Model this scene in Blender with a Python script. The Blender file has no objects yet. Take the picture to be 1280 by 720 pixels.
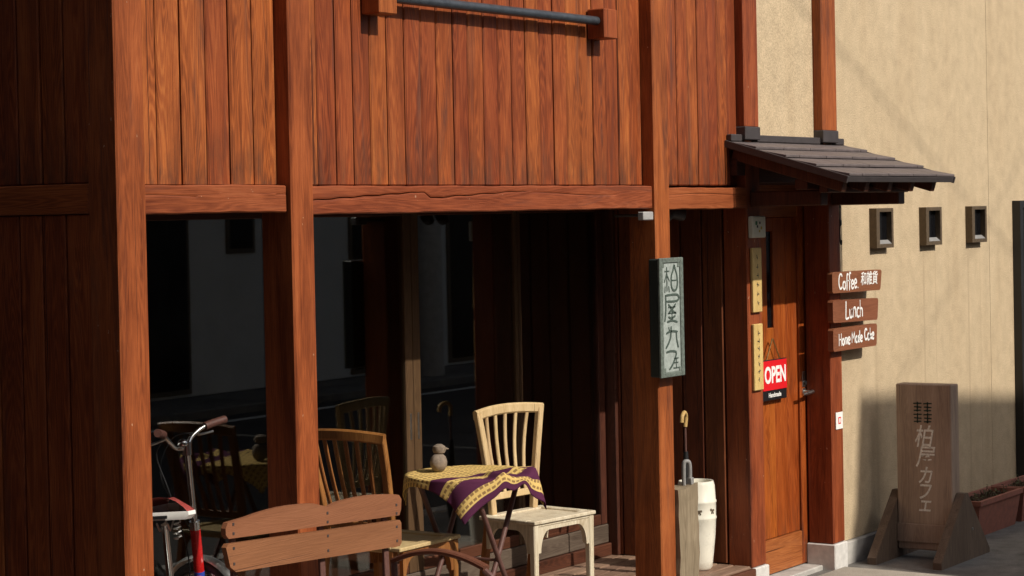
import bpy, bmesh, math, random
from math import radians as RAD, sin, cos, pi
from mathutils import Vector, Matrix

scene = bpy.context.scene
COL = scene.collection
random.seed(7)

# ------------------------------------------------------------------ camera
F_PX = 2650.0
th = math.atan(F_PX / 1780.0); pitch = RAD(1.0); roll = RAD(1.15)
Fl = Vector((sin(th), cos(th), 0)); Rl = Vector((cos(th), -sin(th), 0)); Up = Vector((0, 0, 1))
Fw = cos(pitch) * Fl - sin(pitch) * Up; U0 = cos(pitch) * Up + sin(pitch) * Fl
Rt = cos(roll) * Rl - sin(roll) * U0; Uc = cos(roll) * U0 + sin(roll) * Rl
cam_d = bpy.data.cameras.new('camera'); cam = bpy.data.objects.new('camera', cam_d); COL.objects.link(cam)
M = Matrix.Identity(4)
for i in range(3):
    M[i][0] = Rt[i]; M[i][1] = Uc[i]; M[i][2] = -Fw[i]
M.translation = Vector((-5.396, -5.37, 2.03))
cam.matrix_world = M
cam_d.sensor_width = 36.0; cam_d.lens = F_PX / 1280 * 36; cam_d.shift_y = -46.73 / 1280
cam_d.clip_start = 0.1; cam_d.clip_end = 500
scene.camera = cam

# ------------------------------------------------------------------ world, sun, exposure
SUN_EL = RAD(39.0)
w = bpy.data.worlds.new('World'); scene.world = w; w.use_nodes = True
wn = w.node_tree.nodes; wl = w.node_tree.links
bg = wn['Background']; sky = wn.new('ShaderNodeTexSky'); sky.sky_type = 'NISHITA'
sky.sun_disc = False; sky.sun_elevation = SUN_EL; sky.sun_rotation = pi
sky.dust_density = 3.0; sky.air_density = 0.8
hsv = wn.new('ShaderNodeHueSaturation'); hsv.inputs['Saturation'].default_value = 0.5   # thin summer haze, paler than a clear blue
wl.new(sky.outputs[0], hsv.inputs['Color']); wl.new(hsv.outputs[0], bg.inputs[0]); bg.inputs[1].default_value = 0.108
sd = bpy.data.lights.new('sun', 'SUN'); sd.energy = 4.1; sd.angle = RAD(0.5); sd.color = (1.0, 0.93, 0.82)
so = bpy.data.objects.new('sun', sd); COL.objects.link(so)
so.rotation_euler = Vector((0.0, cos(SUN_EL), -sin(SUN_EL))).to_track_quat('-Z', 'Y').to_euler()
so.location = (0, -20, 16)
scene.view_settings.view_transform = 'Standard'; scene.view_settings.look = 'None'
scene.view_settings.exposure = 0.0; scene.view_settings.gamma = 1.0

# ------------------------------------------------------------------ materials
class NT:
    def __init__(s, name):
        s.m = bpy.data.materials.new(name); s.m.use_nodes = True
        s.t = s.m.node_tree; s.b = s.t.nodes['Principled BSDF']; s.out = s.t.nodes['Material Output']
    def n(s, typ, **kw):
        x = s.t.nodes.new(typ)
        for k, v in kw.items(): setattr(x, k, v)
        return x
    def l(s, a, b): s.t.links.new(a, b)
    def val(s, sock, v):
        if hasattr(v, 'default_value') or hasattr(v, 'is_linked'): s.l(v, sock)
        else: sock.default_value = v
    def math(s, op, a, b=0.0, clamp=False):
        x = s.n('ShaderNodeMath', operation=op); x.use_clamp = clamp
        s.val(x.inputs[0], a); s.val(x.inputs[1], b); return x.outputs[0]
    def vmul(s, v, k):
        x = s.n('ShaderNodeVectorMath', operation='MULTIPLY'); s.l(v, x.inputs[0]); x.inputs[1].default_value = k; return x.outputs[0]
    def vadd(s, a, b):
        x = s.n('ShaderNodeVectorMath', operation='ADD'); s.l(a, x.inputs[0]); s.l(b, x.inputs[1]); return x.outputs[0]
    def noise(s, v, scale=1.0, detail=4.0, rough=0.55, dist=0.0):
        x = s.n('ShaderNodeTexNoise'); s.l(v, x.inputs['Vector'])
        x.inputs['Scale'].default_value = scale; x.inputs['Detail'].default_value = detail
        x.inputs['Roughness'].default_value = rough; x.inputs['Distortion'].default_value = dist
        return x.outputs['Fac']
    def ramp(s, f, stops):
        x = s.n('ShaderNodeValToRGB'); s.l(f, x.inputs[0]); e = x.color_ramp.elements
        while len(e) < len(stops): e.new(0.5)
        for i, (p, c) in enumerate(stops):
            e[i].position = p; e[i].color = (c[0], c[1], c[2], 1) if not isinstance(c, (int, float)) else (c, c, c, 1)
        return x.outputs[0]
    def mix(s, f, a, b, mode='MIX'):
        x = s.n('ShaderNodeMix', data_type='RGBA', blend_type=mode); s.val(x.inputs[0], f)
        for k, v in ((6, a), (7, b)):
            if isinstance(v, tuple): x.inputs[k].default_value = (*v[:3], 1)
            else: s.l(v, x.inputs[k])
        return x.outputs[2]
    def bump(s, h, strength=0.3, dist=0.01):
        x = s.n('ShaderNodeBump'); x.inputs['Strength'].default_value = strength; x.inputs['Distance'].default_value = dist
        s.l(h, x.inputs['Height']); s.l(x.outputs[0], s.b.inputs['Normal'])
    def done(s, color=None, rough=0.6, spec=0.5, metal=0.0):
        if color is not None: s.val(s.b.inputs['Base Color'], (*color[:3], 1) if isinstance(color, tuple) else color)
        s.val(s.b.inputs['Roughness'], rough); s.b.inputs['Specular IOR Level'].default_value = spec
        s.b.inputs['Metallic'].default_value = metal
        return s.m

def rnd_vec(t):
    oi = t.n('ShaderNodeObjectInfo'); k = t.math('MULTIPLY', oi.outputs['Random'], 37.0)
    c = t.n('ShaderNodeCombineXYZ')
    for i, m in enumerate((1.0, 1.7, 2.3)): t.l(t.math('MULTIPLY', k, m), c.inputs[i])
    return c.outputs[0], oi.outputs['Random']

def wood(name, dark, mid, light, axis=2, rough=0.55, weather=0.5, vary=0.25, grain=1.0, knots=True, figure=0.13, scuff=0.0, foot=None, wcol=(0.045, 0.03, 0.028)):
    t = NT(name); tc = t.n('ShaderNodeTexCoord'); off, rnd = rnd_vec(t)
    p = t.vadd(tc.outputs['Object'], off)
    def st(a, l): v = [a * grain] * 3; v[axis] = l * grain; return tuple(v)
    fine = t.noise(t.vmul(p, st(230, 7.0)), 1.0, 3.0, 0.7)
    broad = t.noise(t.vmul(p, st(11, 1.3)), 1.0, 5.0, 0.62, 0.8)
    # cathedral figure: contour lines of a stretched noise field
    cf = t.noise(t.vmul(p, st(9.0, 0.55)), 1.0, 2.5, 0.45, 0.15)
    rg = t.math('ADD', t.math('MULTIPLY', t.math('SINE', t.math('MULTIPLY', cf, 250.0)), 0.5), 0.5)
    rg = t.math('POWER', rg, 1.6)
    g = t.math('ADD', t.math('MULTIPLY', fine, 0.38), t.math('MULTIPLY', rg, figure))
    g = t.math('ADD', g, t.math('MULTIPLY', broad, 0.62)); g = t.math('ADD', g, 0.05)
    c = t.ramp(g, [(0.40, dark), (0.63, mid), (0.95, light)])
    # each piece its own tone
    k = t.math('ADD', t.math('MULTIPLY', rnd, vary), 1.0 - vary * 0.55)
    hs = t.n('ShaderNodeHueSaturation'); t.l(c, hs.inputs['Color']); t.l(k, hs.inputs['Value'])
    t.l(t.math('ADD', t.math('MULTIPLY', rnd, 0.010), 0.497), hs.inputs['Hue'])
    c = hs.outputs[0]
    # weathered dark streaks along the grain
    ws = t.noise(t.vmul(p, st(10, 0.9)), 1.0, 6.0, 0.68, 1.0)
    wm = t.ramp(ws, [(0.56, 0.0), (0.76, 1.0)])
    c = t.mix(t.math('MULTIPLY', wm, weather), c, wcol)
    if knots:
        vo = t.n('ShaderNodeTexVoronoi'); t.l(t.vmul(p, st(7, 1.6)), vo.inputs['Vector']); vo.inputs['Scale'].default_value = 1.0
        km = t.ramp(vo.outputs['Distance'], [(0.03, 0.75), (0.11, 0.0)])
        c = t.mix(km, c, dark)
    # broad grime that follows the boards down to their ends, and pale scuffs
    gn = t.noise(p, 2.6, 6.0, 0.7, 0.3); gm = t.ramp(gn, [(0.42, 0.0), (0.72, 1.0)])
    c = t.mix(t.math('MULTIPLY', gm, weather * 0.55), c, (dark[0] * .9, dark[1] * .9, dark[2] * .9))
    if foot is not None:                                  # splash dirt and lifted stain at the board feet
        sp = t.n('ShaderNodeSeparateXYZ'); t.l(tc.outputs['Object'], sp.inputs[0])
        low = t.math('MULTIPLY', t.math('SUBTRACT', foot, sp.outputs[2]), 3.6, True)
        dn = t.ramp(t.noise(t.vmul(p, st(24, 5)), 1.0, 5.0, 0.7), [(0.40, 0.0), (0.66, 1.0)])
        c = t.mix(t.math('MULTIPLY', t.math('MULTIPLY', low, dn), 0.85), c, (0.055, 0.028, 0.018))
    if scuff:
        sn = t.noise(t.vmul(p, st(42, 26)), 1.0, 2.0, 0.6); smk = t.ramp(sn, [(0.745, 0.0), (0.77, 1.0)])
        c = t.mix(t.math('MULTIPLY', smk, scuff), c, (0.55, 0.36, 0.24))
    # thin drying checks
    ck = t.noise(t.vmul(p, st(60, 0.5)), 1.0, 2.0, 0.5, 0.5)
    cm = t.ramp(ck, [(0.70, 0.0), (0.735, 1.0)])
    c = t.mix(t.math('MULTIPLY', cm, 0.75), c, (dark[0] * .35, dark[1] * .35, dark[2] * .4))
    h = t.math('SUBTRACT', t.math('ADD', t.math('MULTIPLY', fine, 0.5), t.math('MULTIPLY', rg, 0.15)), cm)
    t.bump(h, 0.35, 0.004)
    r = t.math('ADD', t.math('MULTIPLY', broad, 0.3), rough - 0.15)
    return t.done(c, r, 0.28)

def plain(name, col, rough=0.5, metal=0.0, spec=0.5, speck=0.12, scale=30, bump=0.0):
    t = NT(name); tc = t.n('ShaderNodeTexCoord'); off, rnd = rnd_vec(t)
    p = t.vadd(tc.outputs['Object'], off)
    n = t.noise(p, scale, 5.0, 0.6)
    k = t.ramp(n, [(0.3, 1.0 - speck), (0.7, 1.0 + speck)])
    c = t.mix(1.0, col, k, 'MULTIPLY')
    if bump: t.bump(n, bump, 0.004)
    r = t.math('ADD', t.math('MULTIPLY', n, 0.25), max(0.02, rough - 0.12))
    return t.done(c, r, spec, metal)

R_D, R_M, R_L = (0.12, 0.023, 0.007), (0.335, 0.080, 0.022), (0.49, 0.150, 0.048)
W_Z = wood('stained_cedar_upright', R_D, R_M, R_L, 2, weather=0.65, figure=0.07, scuff=0.8)
W_PLANK = wood('stained_cedar_boarding', (0.11, 0.021, 0.0065), (0.305, 0.067, 0.0175), (0.51, 0.148, 0.040), 2, weather=0.85, vary=0.38, figure=0.16, foot=-1.30)
W_X = wood('stained_cedar_beam', R_D, (0.31, 0.078, 0.026), (0.46, 0.150, 0.058), 0, weather=0.65, figure=0.09, scuff=0.5)
W_Y = wood('stained_cedar_side_beam', R_D, R_M, R_L, 1)
W_DOOR = wood('varnished_door_wood', (0.15, 0.028, 0.006), (0.355, 0.076, 0.013), (0.52, 0.145, 0.030), 2, rough=0.4, weather=0.6, figure=0.18, foot=-0.70)
W_DOORX = wood('varnished_door_rail', (0.18, 0.04, 0.010), (0.34, 0.10, 0.03), (0.45, 0.16, 0.05), 0, rough=0.45, weather=0.3)
W_VEST_SHADED = wood('vestibule_boarding_shaded', (0.07, 0.018, 0.008), (0.17, 0.042, 0.015), (0.25, 0.075, 0.028), 2, weather=0.5)  # cedar boarding with the side wall's shade darkened into its colour
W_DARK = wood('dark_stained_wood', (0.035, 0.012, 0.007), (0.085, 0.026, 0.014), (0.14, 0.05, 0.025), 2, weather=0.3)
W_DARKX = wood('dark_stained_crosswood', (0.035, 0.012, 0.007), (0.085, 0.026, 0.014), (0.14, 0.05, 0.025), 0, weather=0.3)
W_STILE = wood('sash_wood', (0.055, 0.028, 0.013), (0.095, 0.052, 0.024), (0.14, 0.08, 0.04), 2, weather=0.3)
W_SILL = wood('grey_brown_sill_wood', (0.06, 0.04, 0.03), (0.11, 0.08, 0.06), (0.16, 0.12, 0.09), 0, weather=0.4)
W_DECK = wood('weathered_deck_wood', (0.14, 0.075, 0.05), (0.26, 0.16, 0.11), (0.36, 0.24, 0.17), 0, weather=0.5)
W_BENCH = wood('painted_bench_slat', (0.20, 0.080, 0.038), (0.275, 0.112, 0.052), (0.32, 0.14, 0.07), 0, rough=0.55, weather=0.28, vary=0.08, knots=False, figure=0.04)
ARMW = wood('brown_arm_rest_wood', (0.10, 0.035, 0.02), (0.17, 0.066, 0.04), (0.22, 0.09, 0.055), 1, rough=0.45, weather=0.1, knots=False, figure=0.06)
W_PALE = wood('pale_beech', (0.40, 0.26, 0.12), (0.60, 0.43, 0.235), (0.72, 0.56, 0.34), 2, rough=0.45, weather=0.08, vary=0.1, grain=1.5, knots=False)
W_WORN = wood('worn_whitewashed_wood', (0.40, 0.31, 0.20), (0.66, 0.57, 0.42), (0.78, 0.71, 0.57), 2, rough=0.6, weather=0.28, vary=0.1, grain=1.5, knots=False, wcol=(0.30, 0.19, 0.10))
W_AMBER = wood('amber_chair_wood', (0.15, 0.050, 0.014), (0.28, 0.110, 0.032), (0.40, 0.185, 0.062), 2, rough=0.4, weather=0.15, vary=0.1, grain=1.5, knots=False)
W_AMBERX = wood('amber_seat_wood', (0.36, 0.23, 0.10), (0.54, 0.39, 0.20), (0.66, 0.50, 0.29), 0, rough=0.45, weather=0.1, vary=0.1, grain=1.5, knots=False)
W_GREY = wood('weathered_grey_wood', (0.12, 0.085, 0.052), (0.25, 0.19, 0.125), (0.36, 0.29, 0.20), 2, rough=0.8, weather=0.4, knots=False)
W_SIGN = wood('weathered_sign_wood', (0.21, 0.145, 0.11), (0.36, 0.26, 0.20), (0.48, 0.36, 0.29), 2, rough=0.75, weather=0.4, figure=0.06)
W_FOOT = wood('grey_brown_foot_wood', (0.08, 0.052, 0.036), (0.15, 0.105, 0.075), (0.22, 0.16, 0.12), 2, rough=0.8, weather=0.4)
W_MENU = wood('brown_menu_board', (0.17, 0.055, 0.026), (0.24, 0.082, 0.04), (0.28, 0.105, 0.055), 0, rough=0.55, weather=0.15, vary=0.1, knots=False)
W_PLATE = wood('blond_plate_wood', (0.44, 0.27, 0.09), (0.62, 0.42, 0.16), (0.72, 0.52, 0.24), 2, rough=0.45, weather=0.12, grain=2, knots=False)
SLATE = plain('dark_slate_sheet', (0.128, 0.104, 0.102), 0.6, 0, 0.4, 0.22, 14, 0.15)
FLASH = plain('dark_metal_flashing', (0.060, 0.050, 0.050), 0.5, 0.2, 0.5, 0.15, 20)
STEEL = plain('dark_steel_pipe', (0.075, 0.085, 0.10), 0.4, 0.5, 0.5, 0.25, 25)
CHROME = plain('chrome', (0.72, 0.72, 0.70), 0.2, 1.0, 0.5, 0.08, 30)
CHROME_DULL = plain('dull_alloy', (0.50, 0.50, 0.48), 0.35, 1.0, 0.5, 0.15, 40)
IRON = plain('brown_painted_iron', (0.13, 0.060, 0.048), 0.5, 0.1, 0.5, 0.25, 60)
BLACK = plain('black_plastic', (0.012, 0.012, 0.013), 0.45)
RUBBER = plain('grey_rubber', (0.05, 0.05, 0.052), 0.7)
BIKE_RED = plain('bicycle_red_paint', (0.45, 0.012, 0.012), 0.25, 0, 0.6, 0.1)
BIKE_BLUE = plain('bicycle_blue_band', (0.03, 0.07, 0.40), 0.3)
WHITE = plain('white_enamel', (0.80, 0.78, 0.74), 0.4, 0, 0.5, 0.06)
SADDLE_RED = plain('oxblood_saddle_vinyl', (0.30, 0.050, 0.042), 0.45, 0, 0.5, 0.2, 40, 0.1)
GRIP = plain('brown_leather_grip', (0.075, 0.028, 0.020), 0.6, 0, 0.4, 0.3, 120, 0.3)
CERAMIC = plain('cream_glazed_ceramic', (0.82, 0.78, 0.66), 0.3, 0, 0.6, 0.06, 18)
CERAMIC_MARK = plain('dark_glaze_mark', (0.12, 0.09, 0.06), 0.4)
STONE = plain('grey_carved_stone', (0.21, 0.165, 0.125), 0.8, 0, 0.3, 0.3, 50, 0.4)
GREEN_FRAME = plain('green_grey_sign_frame', (0.13, 0.155, 0.135), 0.6, 0, 0.4, 0.35, 60, 0.2)
SIGN_FACE = plain('pale_sign_face', (0.33, 0.37, 0.345), 0.6, 0, 0.4, 0.22, 40)
SIGN_INK = plain('dark_green_ink', (0.060, 0.085, 0.070), 0.6)
SIGN_BOX = plain('dark_green_box', (0.018, 0.024, 0.022), 0.5)
RED_SIGN = plain('red_sign_plastic', (0.72, 0.012, 0.018), 0.35, 0, 0.5, 0.03)
BLACK_SIGN = plain('black_sign_plastic', (0.010, 0.010, 0.012), 0.4)
WHITE_INK = plain('white_lettering', (0.86, 0.85, 0.82), 0.6, 0, 0.4, 0.05)
CHALK = plain('chalky_white_brushwork', (0.72, 0.69, 0.64), 0.8, 0, 0.2, 0.3, 90)
CREST_G = plain('dark_green_crest', (0.022, 0.040, 0.030), 0.7, 0, 0.3, 0.3, 60)
BOX_CREAM = plain('cream_plastic', (0.68, 0.64, 0.50), 0.4, 0, 0.5, 0.05)
PAPER = plain('white_paper', (0.80, 0.79, 0.76), 0.8, 0, 0.2, 0.04)
INK_BLK = plain('dark_ink', (0.05, 0.04, 0.035), 0.7)
INK_GOLD = plain('yellow_print', (0.55, 0.40, 0.05), 0.6)
INK_GRN = plain('green_print', (0.06, 0.20, 0.08), 0.6)
BRASS = plain('aged_brass', (0.45, 0.32, 0.14), 0.35, 1.0, 0.5, 0.2, 40)
TERRA = plain('terracotta_plastic', (0.27, 0.105, 0.075), 0.7, 0, 0.3, 0.2, 25, 0.1)
SOIL = plain('dry_potting_soil', (0.055, 0.035, 0.024), 0.95, 0, 0.1, 0.6, 60, 0.8)
TWIG = plain('dry_stems', (0.10, 0.075, 0.045), 0.9, 0, 0.1, 0.3, 40)
LEAFM = plain('small_dull_leaves', (0.06, 0.075, 0.030), 0.7, 0, 0.3, 0.4, 40)
WFRAME = plain('bronze_window_frame', (0.105, 0.072, 0.042), 0.5, 0.1, 0.4, 0.2, 40)
WSILL = plain('grey_metal_sill', (0.42, 0.41, 0.40), 0.5, 0.2, 0.5, 0.1)
SILLD = plain('dull_grey_sill', (0.26, 0.25, 0.24), 0.6, 0.1, 0.4, 0.15)
DARKGLASS = plain('black_window_glass', (0.006, 0.006, 0.007), 0.16, 0, 0.25, 0.0)
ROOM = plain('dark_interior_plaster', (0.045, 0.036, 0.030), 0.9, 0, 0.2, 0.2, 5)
CURTAIN = plain('pale_grey_curtain', (0.34, 0.35, 0.35), 0.9, 0, 0.1, 0.1, 10)
CONC = plain('grey_concrete', (0.40, 0.38, 0.35), 0.85, 0, 0.3, 0.22, 12, 0.25)
BASEST = plain('white_stone_base', (0.60, 0.58, 0.55), 0.75, 0, 0.3, 0.12, 30, 0.15)
WIRE = plain('pale_wire', (0.50, 0.48, 0.45), 0.5)
CABLE = plain('black_cable', (0.01, 0.01, 0.01), 0.6)
TIN = plain('crumpled_tin', (0.62, 0.62, 0.63), 0.35, 0.8, 0.5, 0.3, 60, 0.8)
FLAG = plain('red_banner_cloth', (0.60, 0.015, 0.02), 0.8, 0, 0.2, 0.1)
OPP_GREY = plain('grey_house_render', (0.42, 0.42, 0.41), 0.85, 0, 0.2, 0.12, 3)
OPP_TAN = plain('beige_house_render', (0.48, 0.43, 0.36), 0.85, 0, 0.2, 0.12, 3)
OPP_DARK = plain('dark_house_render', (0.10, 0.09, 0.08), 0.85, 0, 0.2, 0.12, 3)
OPP_PALE = plain('pale_house_render', (0.60, 0.60, 0.58), 0.85, 0, 0.2, 0.08, 3)
ROOFT = plain('grey_roof_tiles', (0.07, 0.07, 0.075), 0.7, 0, 0.3, 0.3, 8)

def glass_mat():
    t = NT('window_glass'); t.t.nodes.remove(t.b)
    g = t.n('ShaderNodeNewGeometry'); fr = t.n('ShaderNodeFresnel')
    ior = t.math('ADD', t.math('MULTIPLY', g.outputs['Backfacing'], 1 / 1.68 - 1.68), 1.68); t.l(ior, fr.inputs['IOR'])
    tr = t.n('ShaderNodeBsdfTransparent'); tr.inputs[0].default_value = (0.86, 0.89, 0.87, 1)
    gl = t.n('ShaderNodeBsdfGlossy'); gl.inputs['Roughness'].default_value = 0.012; gl.inputs[0].default_value = (1, 1, 1, 1)
    mx = t.n('ShaderNodeMixShader'); t.l(fr.outputs[0], mx.inputs[0]); t.l(tr.outputs[0], mx.inputs[1]); t.l(gl.outputs[0], mx.inputs[2])
    t.l(mx.outputs[0], t.out.inputs[0]); return t.m
GLASS = glass_mat()

def stucco_mat():
    t = NT('tan_stucco'); tc = t.n('ShaderNodeTexCoord'); p = tc.outputs['Object']
    grit = t.noise(p, 130, 3.0, 0.6); mid = t.noise(p, 9.0, 5.0, 0.6)
    streak = t.noise(t.vmul(p, (3.5, 3.5, 0.5)), 1.0, 5.0, 0.6, 0.4)
    c = t.ramp(streak, [(0.25, (0.545, 0.415, 0.265)), (0.5, (0.58, 0.45, 0.292)), (0.8, (0.605, 0.475, 0.315))])
    c = t.mix(0.35, c, t.ramp(mid, [(0.3, 0.55), (0.7, 1.1)]), 'MULTIPLY')
    c = t.mix(0.5, c, t.ramp(grit, [(0.3, 0.45), (0.65, 1.2)]), 'MULTIPLY')
    s2 = t.noise(t.vmul(p, (30, 30, 0.45)), 1.0, 4.0, 0.65)
    c = t.mix(t.math('MULTIPLY', t.ramp(s2, [(0.58, 0.0), (0.85, 1.0)]), 0.20), c, (0.30, 0.22, 0.13))
    # run-off stains that start under the little windows
    sp = t.n('ShaderNodeSeparateXYZ'); t.l(p, sp.inputs[0]); lowz = t.math('MULTIPLY', t.math('SUBTRACT', 1.78, sp.outputs[2]), 6.0, True)
    for xs_, ww, am in ((6.56, .03, .30), (7.31, .022, .36), (7.50, .014, .22), (8.06, .020, .36), (8.27, .015, .22), (7.72, .012, .15)):
        d = t.math('SUBTRACT', 1.0, t.math('DIVIDE', t.math('ABSOLUTE', t.math('SUBTRACT', sp.outputs[0], xs_)), ww), True)
        k = t.math('MULTIPLY', t.math('MULTIPLY', d, lowz), t.math('MULTIPLY', t.ramp(mid, [(0.3, 0.2), (0.65, 1.0)]), am))
        c = t.mix(k, c, (0.20, 0.14, 0.085))
    sk = t.noise(p, 300, 2.0, 0.5); c = t.mix(t.math('MULTIPLY', t.ramp(sk, [(0.66, 0.0), (0.72, 1.0)]), 0.35), c, (0.16, 0.11, 0.07))
    t.bump(grit, 0.55, 0.006)
    return t.done(c, 0.92, 0.15)
STUCCO = stucco_mat()

def ground_mat(name, a, b, scale):
    t = NT(name); tc = t.n('ShaderNodeTexCoord'); p = tc.outputs['Object']
    n = t.noise(p, scale, 6.0, 0.65); g = t.noise(p, 160, 2.0, 0.6); s = t.noise(p, 1.6, 5.0, 0.6, 0.8)
    c = t.ramp(n, [(0.3, a), (0.7, b)])
    c = t.mix(0.5, c, t.ramp(g, [(0.3, 0.4), (0.7, 1.3)]), 'MULTIPLY')
    c = t.mix(t.math('MULTIPLY', t.ramp(s, [(0.5, 0.0), (0.66, 1.0)]), 0.45), c, (a[0] * .45, a[1] * .45, a[2] * .45))
    t.bump(g, 0.5, 0.006); return t.done(c, 0.9, 0.25)
ASPHALT = ground_mat('asphalt', (0.045, 0.043, 0.042), (0.075, 0.072, 0.068), 5)
PAVE = ground_mat('worn_pavement', (0.13, 0.122, 0.112), (0.24, 0.225, 0.205), 6)
APRON = ground_mat('concrete_apron', (0.33, 0.30, 0.25), (0.44, 0.40, 0.34), 5)

def cloth_mat():
    t = NT('striped_cloth'); uv = t.n('ShaderNodeTexCoord').outputs['UV']
    sp = t.n('ShaderNodeSeparateXYZ'); t.l(uv, sp.inputs[0]); u, v = sp.outputs[0], sp.outputs[1]
    st = t.math('FRACT', t.math('ADD', t.math('MULTIPLY', u, 5.4), 0.72))
    band = t.math('LESS_THAN', st, 0.40)
    chk = t.math('MULTIPLY', t.math('GREATER_THAN', t.math('FRACT', t.math('MULTIPLY', u, 24.0)), 0.55),
                 t.math('GREATER_THAN', t.math('FRACT', t.math('MULTIPLY', v, 24.0)), 0.30))
    yel = t.mix(t.math('MULTIPLY', chk, 0.85), (0.72, 0.50, 0.17), (0.22, 0.125, 0.06))
    half = t.math('GREATER_THAN', u, 0.47)
    isy = t.math('MAXIMUM', band, half)
    n = t.noise(t.vmul(uv, (300, 300, 1)), 1.0, 2.0, 0.5)
    c = t.mix(isy, (0.095, 0.024, 0.060), yel)
    c = t.mix(0.4, c, t.ramp(n, [(0.3, 0.5), (0.7, 1.2)]), 'MULTIPLY')
    t.bump(n, 0.3, 0.002)
    return t.done(c, 0.9, 0.1)
CLOTH = cloth_mat()

def poster_mat():
    t = NT('flower_print'); p = t.n('ShaderNodeTexCoord').outputs['Object']
    vo = t.n('ShaderNodeTexVoronoi'); t.l(p, vo.inputs['Vector']); vo.inputs['Scale'].default_value = 13.0
    n = t.noise(p, 2.6, 3.0, 0.6)
    m = t.math('MULTIPLY', t.math('LESS_THAN', vo.outputs['Distance'], 0.36), t.math('GREATER_THAN', n, 0.48))
    c = t.mix(m, (0.008, 0.008, 0.009), t.mix(t.math('FRACT', t.math('MULTIPLY', vo.outputs['Distance'], 9.0)), (0.50, 0.07, 0.18), (0.34, 0.26, 0.22)))
    return t.done(c, 0.25, 0.5)
POSTER = poster_mat()

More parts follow.
